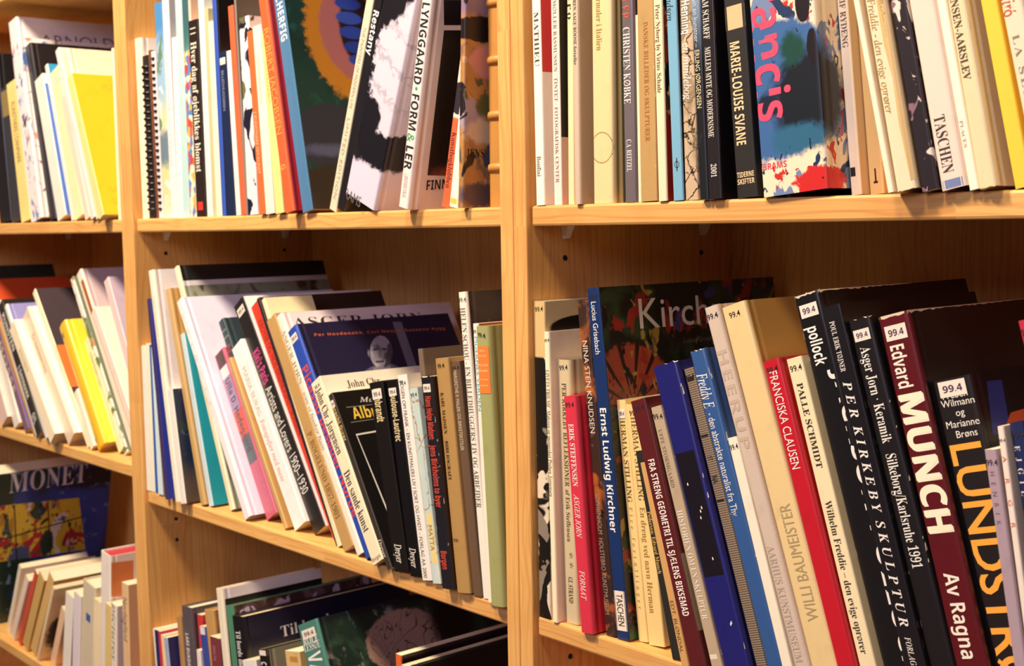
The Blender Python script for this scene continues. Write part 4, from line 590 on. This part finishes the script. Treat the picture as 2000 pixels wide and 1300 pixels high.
 ('paperback_book', 'book', 'pb', -0.23024, -0.00248, -0.35182, -0.54947, 0.02147, 0.21331, 0.17, 'f7e8c4', 'f4ead6', 'm', 'cream paperback with a large black serif title, middle bay', 'MM', [('S', 'John Chr. Jørgensen', 0.20346, 0.12509, 0.5, 0.5, 's', '2c2620'), ('S', 'Den sande kunst', 0.10493, 0.03519, 0.5, 0.5, 's', '2c2620'), ('S', 'Borgen', 0.00563, 0.00512, 0.5, 0.2, 'sh', '6a6050'), ('F', 'John Chr.', 0.03008, 0.19545, 0.07693, 0.19566, 0.00898, 's', '26211e')], [], 2, ()),
 ('paperback_book', 'book', 'pb', -0.20476, -0.00215, -0.35182, -0.53962, 0.00889, 0.20076, 0.19, '3b342c', '141212', 'g', 'dark grey paperback with a framed black front, middle bay', 'MM', [('S', 'Albrecht Dürer', 0.19427, 0.14549, 0.5, 0.5, 'b', 'd8b46a'), ('S', 'Dreyer', 0.03321, 0.01295, 0.5, 0.5, 'i', 'e6dcc8'), ('F', 'Masters', 0.03166, 0.18582, 0.07361, 0.18249, 0.00585, 'i', 'e6e0d6'), ('F', 'Albrecht', 0.01632, 0.16703, 0.07964, 0.16632, 0.01309, 'b', 'efc84c')], [('F', [(0.012, 0.15), (0.0738, 0.1517), (0.0738, 0.15), (0.0131, 0.1482)], 'e9e4da'), ('F', [(0.012, 0.15), (0.0131, 0.1482), (0.021, 0.0354), (0.0188, 0.0358)], 'e9e4da'), ('F', [(0.0116, 0.1821), (0.0856, 0.1812), (0.0853, 0.1806), (0.0116, 0.1812)], '8a867c'), ('F', [(0.0109, 0.1642), (0.0791, 0.165), (0.0789, 0.1644), (0.0108, 0.1634)], '8a867c')], 1, ()),
 ('paperback_book', 'book', 'pb', -0.19582, 0.00046, -0.35182, -0.19348, 0.0248, 0.19581, 0.141, '17130f', '131012', 'g', 'first black paperback of the pair with stickered tops, nearer the framed one', 'MM', [('S', 'Rembrandt', 0.18931, 0.1542, 0.5, 0.42, 'b', 'e2cfa0'), ('S', 'Dreyer', 0.02823, 0.00907, 0.5, 0.4, 'i', 'f0e8da')], [], 1, ()),
 ('paperback_book', 'book', 'pb', -0.17026, 0.00183, -0.35182, -0.17231, 0.01926, 0.19921, 0.1434, '100d0d', '0e0c10', 'g', 'second black paperback of the stickered pair, left of the slim white paperback', 'MM', [('S', 'Toulouse-Lautrec', 0.18879, 0.13701, 0.5, 0.45, 'b', 'e2cfa0'), ('S', 'Dreyer', 0.02877, 0.00907, 0.5, 0.45, 'i', 'f0e8da')], [], 1, ()),
 ('paperback_book', 'book', 'pb', -0.15031, 0.00195, -0.35182, -0.16865, 0.01613, 0.20683, 0.1489, 'f8efe4', 'efe6dc', 'g', 'slim white paperback with tiny black capitals, left of the marbled one, middle bay', 'MM', [('S', 'BOGEN OM FRANK – EN KUNSTMALERS LIV I SORT OG HVIDT – FORLAG AA 2000', 0.20127, 0.00237, 0.4, 0.3, 'n', '5a5248')], [], 2, ()),
 ('paperback_book', 'book', 'pb', -0.13355, 0.00219, -0.35182, -0.16483, 0.01349, 0.19493, 0.1403, 'paint:marble', 'paint:marble', 'm', 'pale blue marbled book with rusty cracks and a yellow label, middle bay', 'MM', [('S', 'MATTA', 0.05848, 0.03268, 0.55, 0.42, 'n', '8a8068')], [('S', 0.01981, 0.0701, 0.00337, 0.01282, 'e9d48c')], 2, ()),
 ('hardback_book', 'book', 'hb', -0.11952, 0.00399, -0.35182, -0.14216, 0.00777, 0.2349, 0.2, '7a6858', '6e5c4e', 'g', 'tall taupe book standing behind the dark red-lettered one, middle bay', 'MM', [], [], 0, ()),
 ('paperback_book', 'book', 'pb', -0.11129, -0.00308, -0.35182, -0.13097, 0.01725, 0.20836, 0.15, '1f1d24', '2c1316', 'g', 'worn black book with red lettering, middle bay', 'MM', [('S', 'Hans Helge Madsen:', 0.18916, 0.14589, 0.5, 0.45, 'b', 'cf4a36'), ('S', 'Jens Birkholms to byer', 0.1408, 0.07981, 0.5, 0.45, 'b', 'cf4a36'), ('S', 'Borgen', 0.03794, 0.01942, 0.5, 0.45, 'b', 'cf4a36')], [], 1, ('worn',)),
 ('paperback_book', 'book', 'pb', -0.09351, 0.00176, -0.35182, -0.12044, 0.02063, 0.22683, 0.1633, 'b08a50', 'a07a44', 'm', 'thick light brown paper-covered book, middle bay', 'MM', [('S', 'KARL MADSEN', 0.19407, 0.15372, 0.4, 0.22, 's', '4a3418'), ('S', 'BIBLIOGRAFI', 0.14742, 0.10961, 0.4, 0.22, 's', '4a3418'), ('S', '1939', 0.05112, 0.05062, 0.35, 0.14, 'sh', '4a3418')], [], 2, ('round',)),
 ('paperback_book', 'book', 'pb', -0.07233, 0.00454, -0.35182, -0.12045, 0.01205, 0.22542, 0.1623, '6b5340', '5d4738', 'g', 'dark taupe book with tiny pale lettering, middle bay', 'MM', [('S', 'MARGRETHE II: MALERI OG BIRKETEKSTILER', 0.217, 0.13954, 0.4, 0.35, 'n', 'd0c0a4')], [], 2, ()),
 ('hardback_book', 'book', 'hb', -0.05982, 0.00544, -0.35182, -0.09857, 0.01216, 0.2918, 0.2, 'f4eede', 'paint:greyphoto', 'g', 'tall white book with spaced serif capitals and a dark photograph on its front, middle bay', 'MM', [('S', 'HELEN SCHOU - EN BILLEDHUGGERS LIV OG ARBEJDER', 0.27703, 0.08666, 0.5, 0.5, 's', '74695a')], [], 2, ()),
 ('paperback_book', 'book', 'pb', -0.04725, 0.00172, -0.35182, -0.05626, 0.00786, 0.26257, 0.189, 'f6eedc', 'b44a1e', 'g', 'slim white book with a rust red front behind the green one, middle bay', 'MM', [('S', 'PIGERNES VERDEN', 0.25081, 0.18015, 0.5, 0.45, 'n', '3ab0c0')], [], 2, ()),
 ('hardback_book', 'book', 'hb', -0.03898, -0.00164, -0.35182, -0.05601, 0.02039, 0.26074, 0.1877, 'a3a468', '949660', 'c', 'green cloth hardback with an orange label, against the right divider, middle bay', 'MM', [('S', 'ERNST', 0.23824, 0.23776, 0.5, 0.09, 'sh', 'f0d8a0'), ('S', 'MENTZE', 0.23343, 0.23295, 0.5, 0.09, 'sh', 'f0d8a0'), ('S', 'WILLIAM', 0.225, 0.22452, 0.5, 0.1, 'sh', 'f3dca4'), ('S', 'SCHARFF', 0.2197, 0.21922, 0.5, 0.1, 'sh', 'f3dca4'), ('S', 'En kunstner', 0.21175, 0.21127, 0.5, 0.08, 'sh', 'f0d8a0'), ('S', 'og hans tid', 0.2062, 0.20572, 0.5, 0.08, 'sh', 'f0d8a0')], [('S', 0.19848, 0.24233, 0.00204, 0.01835, 'e8802e')], 2, ('round',)),
 ('folder', 'folder', 'pb', -0.76735, 0.0044, -0.7038, -0.08895, 0.00963, 0.15811, 0.15, 'faf2e6', 'faf0e2', 'g', 'white folder of papers standing first by the side panel, lower shelf', 'LM', [], [], 0, ()),
 ('pamphlet', 'pamphlet', 'pb', -0.75732, 0.00146, -0.7038, -0.08024, 0.01246, 0.16016, 0.1153, '26245c', '1d1a30', 'g', 'thin navy pamphlet in front of the white folder, lower shelf', 'LM', [], [], 0, ()),
 ('pamphlet', 'pamphlet', 'pb', -0.74443, 0.00017, -0.7038, -0.07298, 0.0071, 0.16142, 0.1162, 'd23a50', 'c03044', 'g', 'thin red pamphlet beside the navy one, lower shelf', 'LM', [], [], 0, ()),
 ('pamphlet', 'pamphlet', 'pb', -0.73218, 0.00036, -0.7038, -0.10282, 0.00898, 0.15801, 0.1138, 'f2d7a0', 'e9c88a', 'm', 'thin yellow pamphlet beside the red one, lower shelf', 'LM', [], [], 0, ()),
 ('pamphlet', 'pamphlet', 'pb', -0.71806, -3e-05, -0.7038, -0.13247, 0.01024, 0.15741, 0.12, 'aab4d4', '2c2a62', 'g', 'thin pale blue pamphlet with a navy front, lower shelf', 'LM', [], [], 0, ()),
 ('hardback_book', 'book', 'hb', -0.70738, 0.01276, -0.7038, -0.09644, 0.01236, 0.18629, 0.1341, 'b48a58', '8a6a4a', 'g', 'narrow brown book left of the grey hardback, lower shelf', 'LM', [], [], 0, ()),
 ('hardback_book', 'book', 'hb', -0.69459, 0.01395, -0.7038, -0.08273, 0.02923, 0.20381, 0.16, '5c5258', '564c52', 'g', 'grey hardback with cream page tops and tiny white lettering, lower shelf', 'LM', [('S', 'LARS BUKDAHL', 0.16829, 0.11407, 0.4, 0.25, 'b', 'e0d8d4')], [], 0, ()),
 ('paperback_book', 'book', 'pb', -0.66487, 0.02097, -0.7038, -0.07629, 0.01297, 0.19739, 0.13, 'd43c3c', 'c83238', 'g', 'red book right of the grey hardback, lower shelf', 'LM', [], [], 0, ()),
 ('booklet', 'booklet', 'pb', -0.65148, 0.00919, -0.7038, -0.06903, 0.01036, 0.15581, 0.1122, 'f7ece2', 'f2e4da', 'g', 'short white booklet at the foot of the red book, lower shelf', 'LM', [], [], 0, ()),
 ('paperback_book', 'book', 'pb', -0.62741, 0.01161, -0.7038, -0.15299, 0.01712, 0.19, 0.1368, '3c4e9e', '34468e', 'g', 'blue book with a white top label, lower shelf', 'LM', [], [('S', 0.17949, 0.1894, 0.00034, 0.01678, 'ece8e2')], 0, ()),
 ('hardback_book', 'book', 'hb', -0.60969, 0.01193, -0.7038, -0.15107, 0.02426, 0.21547, 0.1551, 'c6985a', 'b98a4c', 'c', 'tan cloth book behind the maroon one, lower shelf', 'LM', [], [], 0, ()),
 ('paperback_book', 'book', 'pb', -0.58501, -0.00234, -0.7038, -0.08287, 0.02504, 0.19129, 0.1377, '7e3a42', '743440', 'g', 'maroon paperback with faint small lettering, lower shelf', 'LM', [('S', 'DIGTE', 0.18042, 0.16073, 0.4, 0.2, 'n', 'c48a88')], [], 0, ()),
 ('hardback_book', 'book', 'hb', -0.55146, -0.00103, -0.7038, -0.124, 0.0165, 0.25775, 0.1455, 'f3e8d0', 'paint:blackwhite', 'g', 'tall white hardback with a black front below a white top strip, lower shelf', 'LM', [], [], 0, ()),
 ('hardback_book', 'book', 'hb', -0.52754, 0.00147, -0.7038, -0.15247, 0.01771, 0.24015, 0.2091, '4f8a6c', 'paint:brownfig', 'g', 'green-spined hardback with brown figures on its front, lower shelf', 'LM', [], [], 0, ()),
 ('hardback_book', 'book', 'hb', -0.50922, -0.00095, -0.7038, -0.15099, 0.02847, 0.23211, 0.2493, '171215', '1a1730', 'g', 'black hardback with a white serif title on its navy front, lower shelf', 'LM', [('S', 'Til bords med kunsten', 0.21418, 0.13372, 0.45, 0.35, 's', 'efe8e0'), ('F', 'Til bords', 0.04999, 0.19634, 0.13155, 0.19899, 0.01376, 's', 'd9d2dc')], [], 0, ()),
 ('paperback_book', 'book', 'pb', -0.46221, -0.00833, -0.7038, -0.24433, 0.03411, 0.18888, 0.12, 'efe9e6', '9b9496', 'g', 'pale book with a white top edge before the black hardback, lower shelf', 'LM', [], [], 0, ()),
 ('hardback_book', 'book', 'hb', -0.42705, -0.00793, -0.7038, -0.19865, 0.02054, 0.2103, 0.14, '17140f', '8f8a70', 'g', 'black-spined book with a white top sticker and olive front, lower shelf', 'LM', [('S', 'C', 0.19646, 0.19191, 0.5, 0.5, 'b', 'efe8e0')], [('S', 0.20361, 0.2097, 0.00041, 0.02013, 'f1e6dc')], 0, ()),
 ('paperback_book', 'book', 'pb', -0.38956, 0.00504, -0.7038, -0.18328, 0.03276, 0.21512, 0.1549, 'ddbb7e', 'd2ac6c', 'g', 'tan patterned paperback left of the teal-green spine, lower shelf', 'LM', [], [('S', 0.20274, 0.20913, 0.00983, 0.02785, 'c48f3e')], 0, ()),
 ('hardback_book', 'book', 'hb', -0.27798, -0.00182, -0.7038, -0.41007, 0.04428, 0.27488, 0.2663, '4d8478', 'paint:boulder', 'g', 'teal-green hardback with a brown brain-like boulder painted on its front, lower shelf', 'LM', [('S', 'ROLF', 0.25499, 0.25474, 0.5, 0.2, 'sh', 'e9e6dc'), ('S', 'LESSØE', 0.24807, 0.24782, 0.5, 0.2, 'sh', 'e9e6dc'), ('S', 'VÆRKER', 0.24054, 0.16618, 0.5, 0.62, 'b', 'f3efe8')], [], 1, ()),
 ('paperback_book', 'book', 'pb', -0.21371, 0.01297, -0.7038, -0.0078, 0.01026, 0.2582, 0.25, 'e86a34', '2c1a1c', 'g', 'orange-spined paperback with a pale page top and dark red front, lower shelf', 'LM', [], [], 0, ()),
 ('paperback_book', 'book', 'pb', -0.18604, 0.00667, -0.7038, -0.04516, 0.01056, 0.25222, 0.25, 'c9bcc0', '3a2a20', 'g', 'grey-edged paperback behind the dark green one, lower shelf', 'LM', [], [], 0, ()),
 ('hardback_book', 'book', 'hb', -0.14543, 0.00721, -0.7038, -0.14501, 0.01051, 0.2575, 0.25, '20302a', '171a1a', 'g', 'dark green hardback nearest the right divider, lower shelf', 'LM', [], [], 0, ()),
 ('paperback_book', 'book', 'pb', 0.02051, 0.006, -0.35182, -0.0067, 0.01514, 0.28563, 0.2, 'paint:bwfig', 'paint:blackwhitefig', 'g', 'tall book with a black and white painted spine against the divider, right bay', 'MR', [], [], 2, ()),
 ('hardback_book', 'book', 'hb', 0.04024, 0.00388, -0.35182, -0.02293, 0.00694, 0.25938, 0.19, 'faecc8', 'f0d9c4', 'g', 'thick pale hardback with a very small serif title, second from the divider, right bay', 'MR', [('S', 'LIVETS TRIUMF  Maleren og mennesket Preben Jørgensen', 0.22589, 0.11307, 0.5, 0.55, 's', '8a7a60')], [], 2, ()),
 ('hardback_book', 'book', 'hb', 0.04914, 0.01146, -0.35182, -0.0296, 0.01738, 0.23489, 0.18, 'cfbd96', 'bba984', 'c', 'beige cloth hardback with two small stars near its foot, right bay', 'MR', [('S', 'PER KIRKEBY REFLEKSIONER', 0.21448, 0.12284, 0.5, 0.28, 's', '54452c'), ('S', 'af Erik Steffensen', 0.12025, 0.07343, 0.5, 0.25, 's', '54452c'), ('S', '* *', 0.0643, 0.04994, 0.5, 0.4, 's', '54452c'), ('S', 'GL STRAND', 0.04209, 0.01852, 0.5, 0.28, 's', '54452c')], [], 2, ()),
 ('hardback_book', 'book', 'hb', 0.07935, 0.00087, -0.35182, -0.09006, 0.01624, 0.20552, 0.15, 'd8384c', 'd62c3e', 'g', 'red hardback with small white italic capitals, right bay', 'MR', [('S', 'ERIK STEFFENSEN', 0.18179, 0.12749, 0.5, 0.32, 'sb', 'f6e6dc'), ('S', 'ASGER JORN', 0.11991, 0.08323, 0.5, 0.32, 'i', 'f6e6dc'), ('S', 'FORMAT', 0.05412, 0.0293, 0.5, 0.32, 'i', 'f6e6dc')], [('F', [(0.0825, 0.02), (0.149, 0.02), (0.149, 0.20141416222492262), (0.0825, 0.20141416222492262)], 'ecdfca')], 2, ()),
 ('hardback_book', 'book', 'hb', 0.0999, 0.01076, -0.35182, -0.10857, 0.01404, 0.28885, 0.2, 'paint:rustpaint', 'paint:rustpaint', 'g', 'book with a brown and rust painted spine left of the blue one, right bay', 'MR', [('S', 'NINA STEN KNUDSEN', 0.25473, 0.17388, 0.5, 0.35, 'n', 'dcd0c4'), ('S', 'SOPHIENHOLM  HOLSTEBRO KUNSTMUSEUM', 0.12236, 0.01805, 0.4, 0.3, 'n', 'a58a78')], [], 0, ()),
 ('paperback_book', 'book', 'pb', 0.11442, 0.01074, -0.35182, -0.10835, 0.01449, 0.29977, 0.2361, '183264', 'paint:kirch', 'g', 'tall navy blue paperback with white lettering and a dark colourful painted front, right bay', 'MR', [('S', 'Lucius Grisebach', 0.28858, 0.2431, 0.5, 0.34, 'n', 'f3eee6'), ('S', 'Ernst Ludwig Kirchner', 0.19837, 0.09148, 0.5, 0.42, 'b', 'f6f2ea'), ('S', 'TASCHEN', 0.03928, 0.01143, 0.5, 0.42, 'n', '2a241e'), ('F', 'Kirchner', 0.04307, 0.26175, 0.20071, 0.26034, 0.02646, 'n', 'd8ccc0'), ('F', 'Lucius Grisebach', 0.1001, 0.24546, 0.1501, 0.24535, 0.00415, 'n', '7c6e64')], [('S', 0.0077, 0.04176, 0.00087, 0.01362, 'f6e6d0')], 2, ()),
 ('paperback_book', 'book', 'pb', 0.13106, 0.01966, -0.35182, -0.11643, 0.01106, 0.20505, 0.1476, 'efd08a', 'e9c87c', 'm', 'first straw-yellow paperback with brown serif capitals beside the blue spine, right bay', 'MR', [('S', 'HERMAN STILLING', 0.1911, 0.11808, 0.5, 0.42, 's', '6a5028'), ('S', 'Fire fortællinger', 0.11437, 0.02781, 0.5, 0.3, 's', 'c0984c')], [], 1, ()),
 ('paperback_book', 'book', 'pb', 0.14374, 0.01861, -0.35182, -0.12202, 0.01832, 0.20268, 0.1459, 'f0cf88', 'e2bd74', 'm', 'second straw-yellow paperback with brown serif capitals, left of the maroon spine, right bay', 'MR', [('S', 'HERMAN STILLING', 0.19242, 0.12141, 0.45, 0.3, 's', '7a5c2e'), ('S', 'En dreng ved navn Herman', 0.11651, 0.02726, 0.45, 0.28, 's', 'a07c3c')], [], 2, ()),
 ('paperback_book', 'book', 'pb', 0.18172, 0.0057, -0.35182, -0.2336, 0.00954, 0.17052, 0.1228, '23211c', '1d1b18', 'm', 'narrow black book with small yellow lettering low on its spine, right bay', 'MR', [('S', 'Pedersen: Edvard Munch', 0.1205, 0.06914, 0.4, 0.35, 's', 'd8b060')], [], 0, ()),
 ('paperback_book', 'book', 'pb', 0.19809, -0.00129, -0.35182, -0.27001, 0.00783, 0.16458, 0.1185, 'd5a566', 'c08c50', 'g', 'narrow tan book with sparse brown lettering left of the maroon one, right bay', 'MR', [('S', 'EDT. BLØNDAL', 0.0525, 0.01061, 0.5, 0.4, 'n', '7a5a30')], [], 0, ()),
 ('paperback_book', 'book', 'pb', 0.21133, -0.0048, -0.35182, -0.29699, 0.01677, 0.21804, 0.17, '5c1e20', '54191e', 'g', 'maroon paperback with bold white capitals, right bay', 'MR', [('S', 'FRA STRENG GEOMETRI TIL SJÆLENS BIKSEMAD', 0.16945, 0.04288, 0.5, 0.34, 'b', 'f4e9df')], [('FB', 0.14, 0.42, '8a7a60')], 2, ()),
 ('paperback_book', 'book', 'pb', 0.23139, -0.00129, -0.35182, -0.30639, 0.01153, 0.21486, 0.1547, 'bda88c', 'a8947a', 'g', 'grey-beige paperback with small white serif lettering, right bay', 'MR', [('S', 'UFFE STORMGAARD', 0.19656, 0.14911, 0.4, 0.3, 's', '8a7864'), ('S', 'HISTORIEN OM EN SKULPTUR', 0.13086, 0.0443, 0.5, 0.42, 's', 'efe4d2')], [('S', 0.01334, 0.01706, 0.00115, 0.00865, 'e9dcc4')], 2, ()),
 ('hardback_book', 'book', 'hb', 0.24459, -0.0014, -0.35182, -0.30938, 0.02656, 0.24896, 0.2, '20206c', '1a1a58', 'g', 'glossy purple-blue hardback with a large black block on its spine, right bay', 'MR', [], [('S', 0.07997, 0.17802, 0.00319, 0.02603, '17121c')], 0, ('worn', 'specks')),
 ('paperback_book', 'book', 'pb', 0.27383, 0.00448, -0.35182, -0.313, 0.01002, 0.24968, 0.1798, 'paint:ribbed', '8e7860', 'g', 'grey ribbed book with a few black capitals, left of the chipped blue spine, right bay', 'MR', [('S', 'ST', 0.17929, 0.17573, 0.5, 0.4, 'n', '2c2620'), ('S', 'NA', 0.16389, 0.15799, 0.5, 0.5, 'n', '2c2620')], [('S', 0.23917, 0.2428, 0.0002, 0.00982, '2c2620'), ('S', 0.19451, 0.19642, 0.0002, 0.00982, '2c2620'), ('S', 0.1434, 0.14505, 0.0002, 0.00982, '2c2620')], 2, ()),
 ('hardback_book', 'book', 'hb', 0.2849, 0.00358, -0.35182, -0.31346, 0.01621, 0.26429, 0.21, '355a94', '2f4f86', 'g', 'chipped mid-blue hardback with a white script name, right bay', 'MR', [('S', 'Freddy E', 0.24564, 0.21819, 0.45, 0.55, 'i', 'f4f0ea'), ('S', '- den abstrakte naturalist fra Thy', 0.21473, 0.1338, 0.42, 0.34, 'n', 'efe9e0')], [], 0, ('worn',)),
 ('booklet', 'booklet', 'pb', 0.3023, 0.00127, -0.35182, -0.30237, 0.00939, 0.1976, 0.1423, 'f6ecd4', 'f2e4c8', 'g', 'narrow white booklet between the blue and the embossed grey spines, right bay', 'MR', [], [], 2, ()),
 ('hardback_book', 'book', 'hb', 0.31569, -8e-05, -0.35182, -0.31724, 0.01419, 0.3016, 0.2172, 'd2bfae', 'c4ae9a', 'c', 'grey cloth hardback with raised blank lettering, right bay', 'MR', [('S', 'HEERUP', 0.26858, 0.18948, 0.5, 0.5, 'b', 'c0ab98'), ('S', 'AARHUS KUNSTMUSEUM', 0.11693, 0.0306, 0.45, 0.4, 's', 'bba692')], [], 2, ()),  # letters lie flat; shade of the raised lettering is put into darker ink
 ('hardback_book', 'book', 'hb', 0.33102, 0.00067, -0.35182, -0.31277, 0.02374, 0.30207, 0.2, 'e8cd94', 'b98e4c', 'g', 'tall cream hardback with faint grey capitals and a tan front, right bay', 'MR', [('S', 'WILLI BAUMEISTER', 0.1496, 0.0639, 0.55, 0.36, 'nu', 'ae986e')], [], 2, ()),
 ('hardback_book', 'book', 'hb', 0.35629, -0.00206, -0.35182, -0.30093, 0.01654, 0.26112, 0.18, 'c41c2c', 'b81626', 'g', 'bright red hardback with white capitals, right bay', 'MR', [('S', 'FRANCISKA CLAUSEN', 0.25309, 0.17969, 0.5, 0.38, 'n', 'f6ebe0')], [], 2, ()),
 ('paperback_book', 'book', 'pb', 0.37398, 0.00182, -0.35182, -0.29158, 0.01388, 0.26357, 0.17, 'f1e0b4', 'ead6a6', 'm', 'cream book with black lettering between the red and the black books, right bay', 'MR', [('S', 'PALLE SCHMIDT', 0.24507, 0.18261, 0.5, 0.32, 'sb', '33291c'), ('S', 'Wilhelm Freddie – den evige oprører', 0.15882, 0.05064, 0.5, 0.36, 's', '3a3022')], [], 2, ()),
 ('hardback_book', 'book', 'hb', 0.38888, 0.0079, -0.35182, -0.29155, 0.02263, 0.31046, 0.1988, '141114', '0d0b0d', 'g', 'tallest black hardback with a torn white top edge and short white name, right bay', 'MR', [('S', 'pollock', 0.28677, 0.25809, 0.47, 0.36, 'b', 'f3eee6'), ('S', 'JACKSON POLLOCK', 0.25163, 0.03763, 1.1, 0.5, 'b', 'efe9e0')], [], 1, ('worn', 'torn')),
 ('paperback_book', 'book', 'pb', 0.41286, 0.00113, -0.35182, -0.28196, 0.01637, 0.30268, 0.18, '19151a', '141114', 'g', 'black book with widely spaced white italic capitals, right bay', 'MR', [('S', 'POUL ERIK TØJNER', 0.29195, 0.25584, 0.42, 0.22, 's', 'e9e2d8'), ('S', 'P E R  K I R K E B Y', 0.24844, 0.15731, 0.46, 0.36, 'is', 'f0eae0'), ('S', 'S K U L P T U R', 0.15108, 0.07827, 0.46, 0.36, 'is', 'f0eae0'), ('S', 'FORLAGET', 0.07117, 0.04595, 0.46, 0.24, 'is', 'e2dad0')], [], 0, ()),
 ('hardback_book', 'book', 'hb', 0.43033, 0.00427, -0.35182, -0.28198, 0.01901, 0.29382, 0.2, '1c181a', '141113', 'g', 'black hardback with white serif lettering, left of the thick maroon one, right bay', 'MR', [('S', 'Asger Jorn · Keramik', 0.27388, 0.20675, 0.5, 0.36, 's', 'f3ede2'), ('S', 'Silkeborg/Karlsruhe 1991', 0.19949, 0.12062, 0.5, 0.36, 's', 'f3ede2')], [], 1, ('worn',)),
 ('hardback_book', 'book', 'hb', 0.45042, 0.00268, -0.35182, -0.26201, 0.02419, 0.29636, 0.259, '5c131a', '1c181c', 'g', 'thick maroon hardback with heavy cream capitals and a black front, right bay', 'MR', [('S', 'Edvard', 0.27617, 0.24538, 0.42, 0.36, 'b', 'f5ead8'), ('S', 'MUNCH', 0.2434, 0.14632, 0.5, 0.74, 'b', 'fbf0d0'), ('S', 'MUNCH', 0.2427, 0.14568, 0.52, 0.74, 'b', 'fbf0d0'), ('S', 'MUNCH', 0.2441, 0.14696, 0.48, 0.74, 'b', 'fbf0d0'), ('S', 'Av Ragna Stang', 0.12156, 0.02605, 0.5, 0.36, 'b', 'f5ead8')], [], 1, ('torn',)),
 ('hardback_book', 'book', 'hb', 0.47586, 0.00941, -0.35182, -0.25924, 0.0291, 0.25313, 0.2, '211c1c', '1a171a', 'g', 'thick black hardback with huge orange-yellow capitals, right bay', 'MR', [('S', 'Preben', 0.24254, 0.24215, 0.52, 0.16, 'nh', 'f0e8dc'), ('S', 'Wilmann', 0.23721, 0.23681, 0.55, 0.16, 'nh', 'f0e8dc'), ('S', 'og', 0.23044, 0.23004, 0.55, 0.16, 'nh', 'f0e8dc'), ('S', 'Marianne', 0.22328, 0.22289, 0.55, 0.16, 'nh', 'f0e8dc'), ('S', 'Brøns', 0.21632, 0.21593, 0.6, 0.16, 'nh', 'f0e8dc'), ('S', 'LUNDSTRØM', 0.2116, 0.02194, 0.5, 0.76, 'n2', 'f3a83c')], [('F', [(0.0182, 0.2467), (0.0371, 0.246), (0.0332, 0.211), (0.0105, 0.2118)], '2e3c8a'), ('F', [(0.0283, 0.2156), (0.0388, 0.2235), (0.0592, 0.2244), (0.0511, 0.2069)], 'c85a3c')], 1, ('hi',)),
 ('booklet', 'booklet', 'pb', 0.50563, -0.02891, -0.35182, -0.1633, 0.00821, 0.21405, 0.14, 'b29ba6', 'a58f98', 'g', 'lilac-grey textured booklet at the lower right picture edge, right bay', 'MR', [('S', 'HENRIK', 0.20092, 0.16795, 0.4, 0.3, 'n', '7d6c7c')], [], 2, ()),
 ('booklet', 'booklet', 'pb', 0.51434, -0.02831, -0.35182, -0.15587, 0.00442, 0.22916, 0.12, 'f3e6d6', 'f0e2d0', 'g', 'white booklet with widely spaced orange letters, right picture edge', 'MR', [('S', 'ARGR', 0.21111, 0.16749, 0.5, 0.5, 'n', 'e0703c')], [], 2, ()),
 ('hardback_book', 'book', 'hb', 0.52479, -0.02365, -0.35182, -0.17969, 0.01033, 0.23196, 0.17, '232c58', '1f2750', 'g', 'navy hardback with pale serif capitals, right picture edge', 'MR', [('S', 'EJGIL S', 0.21826, 0.17562, 0.35, 0.3, 's', 'e9e2d8')], [], 2, ()),
 ('hardback_book', 'book', 'hb', 0.55635, -0.00506, -0.35182, -0.26497, 0.01235, 0.29932, 0.2, 'c43046', 'b82a40', 'g', 'rose-red hardback at the top right of the row, right picture edge', 'MR', [], [], 2, ()),

]
need = set((('i', c) for c in '99.4')) | set((('b', c) for c in '99.4'))
for row in BOOKS:
    for q in row[15]:
        f = q[6] if q[0] == 'S' else q[7]
        f = f[:-1] if f[-1] in 'hu' and len(f) > 1 else f
        need |= set((f, c) for c in q[1])
load_glyphs(need)
for row in BOOKS: build_book(row)
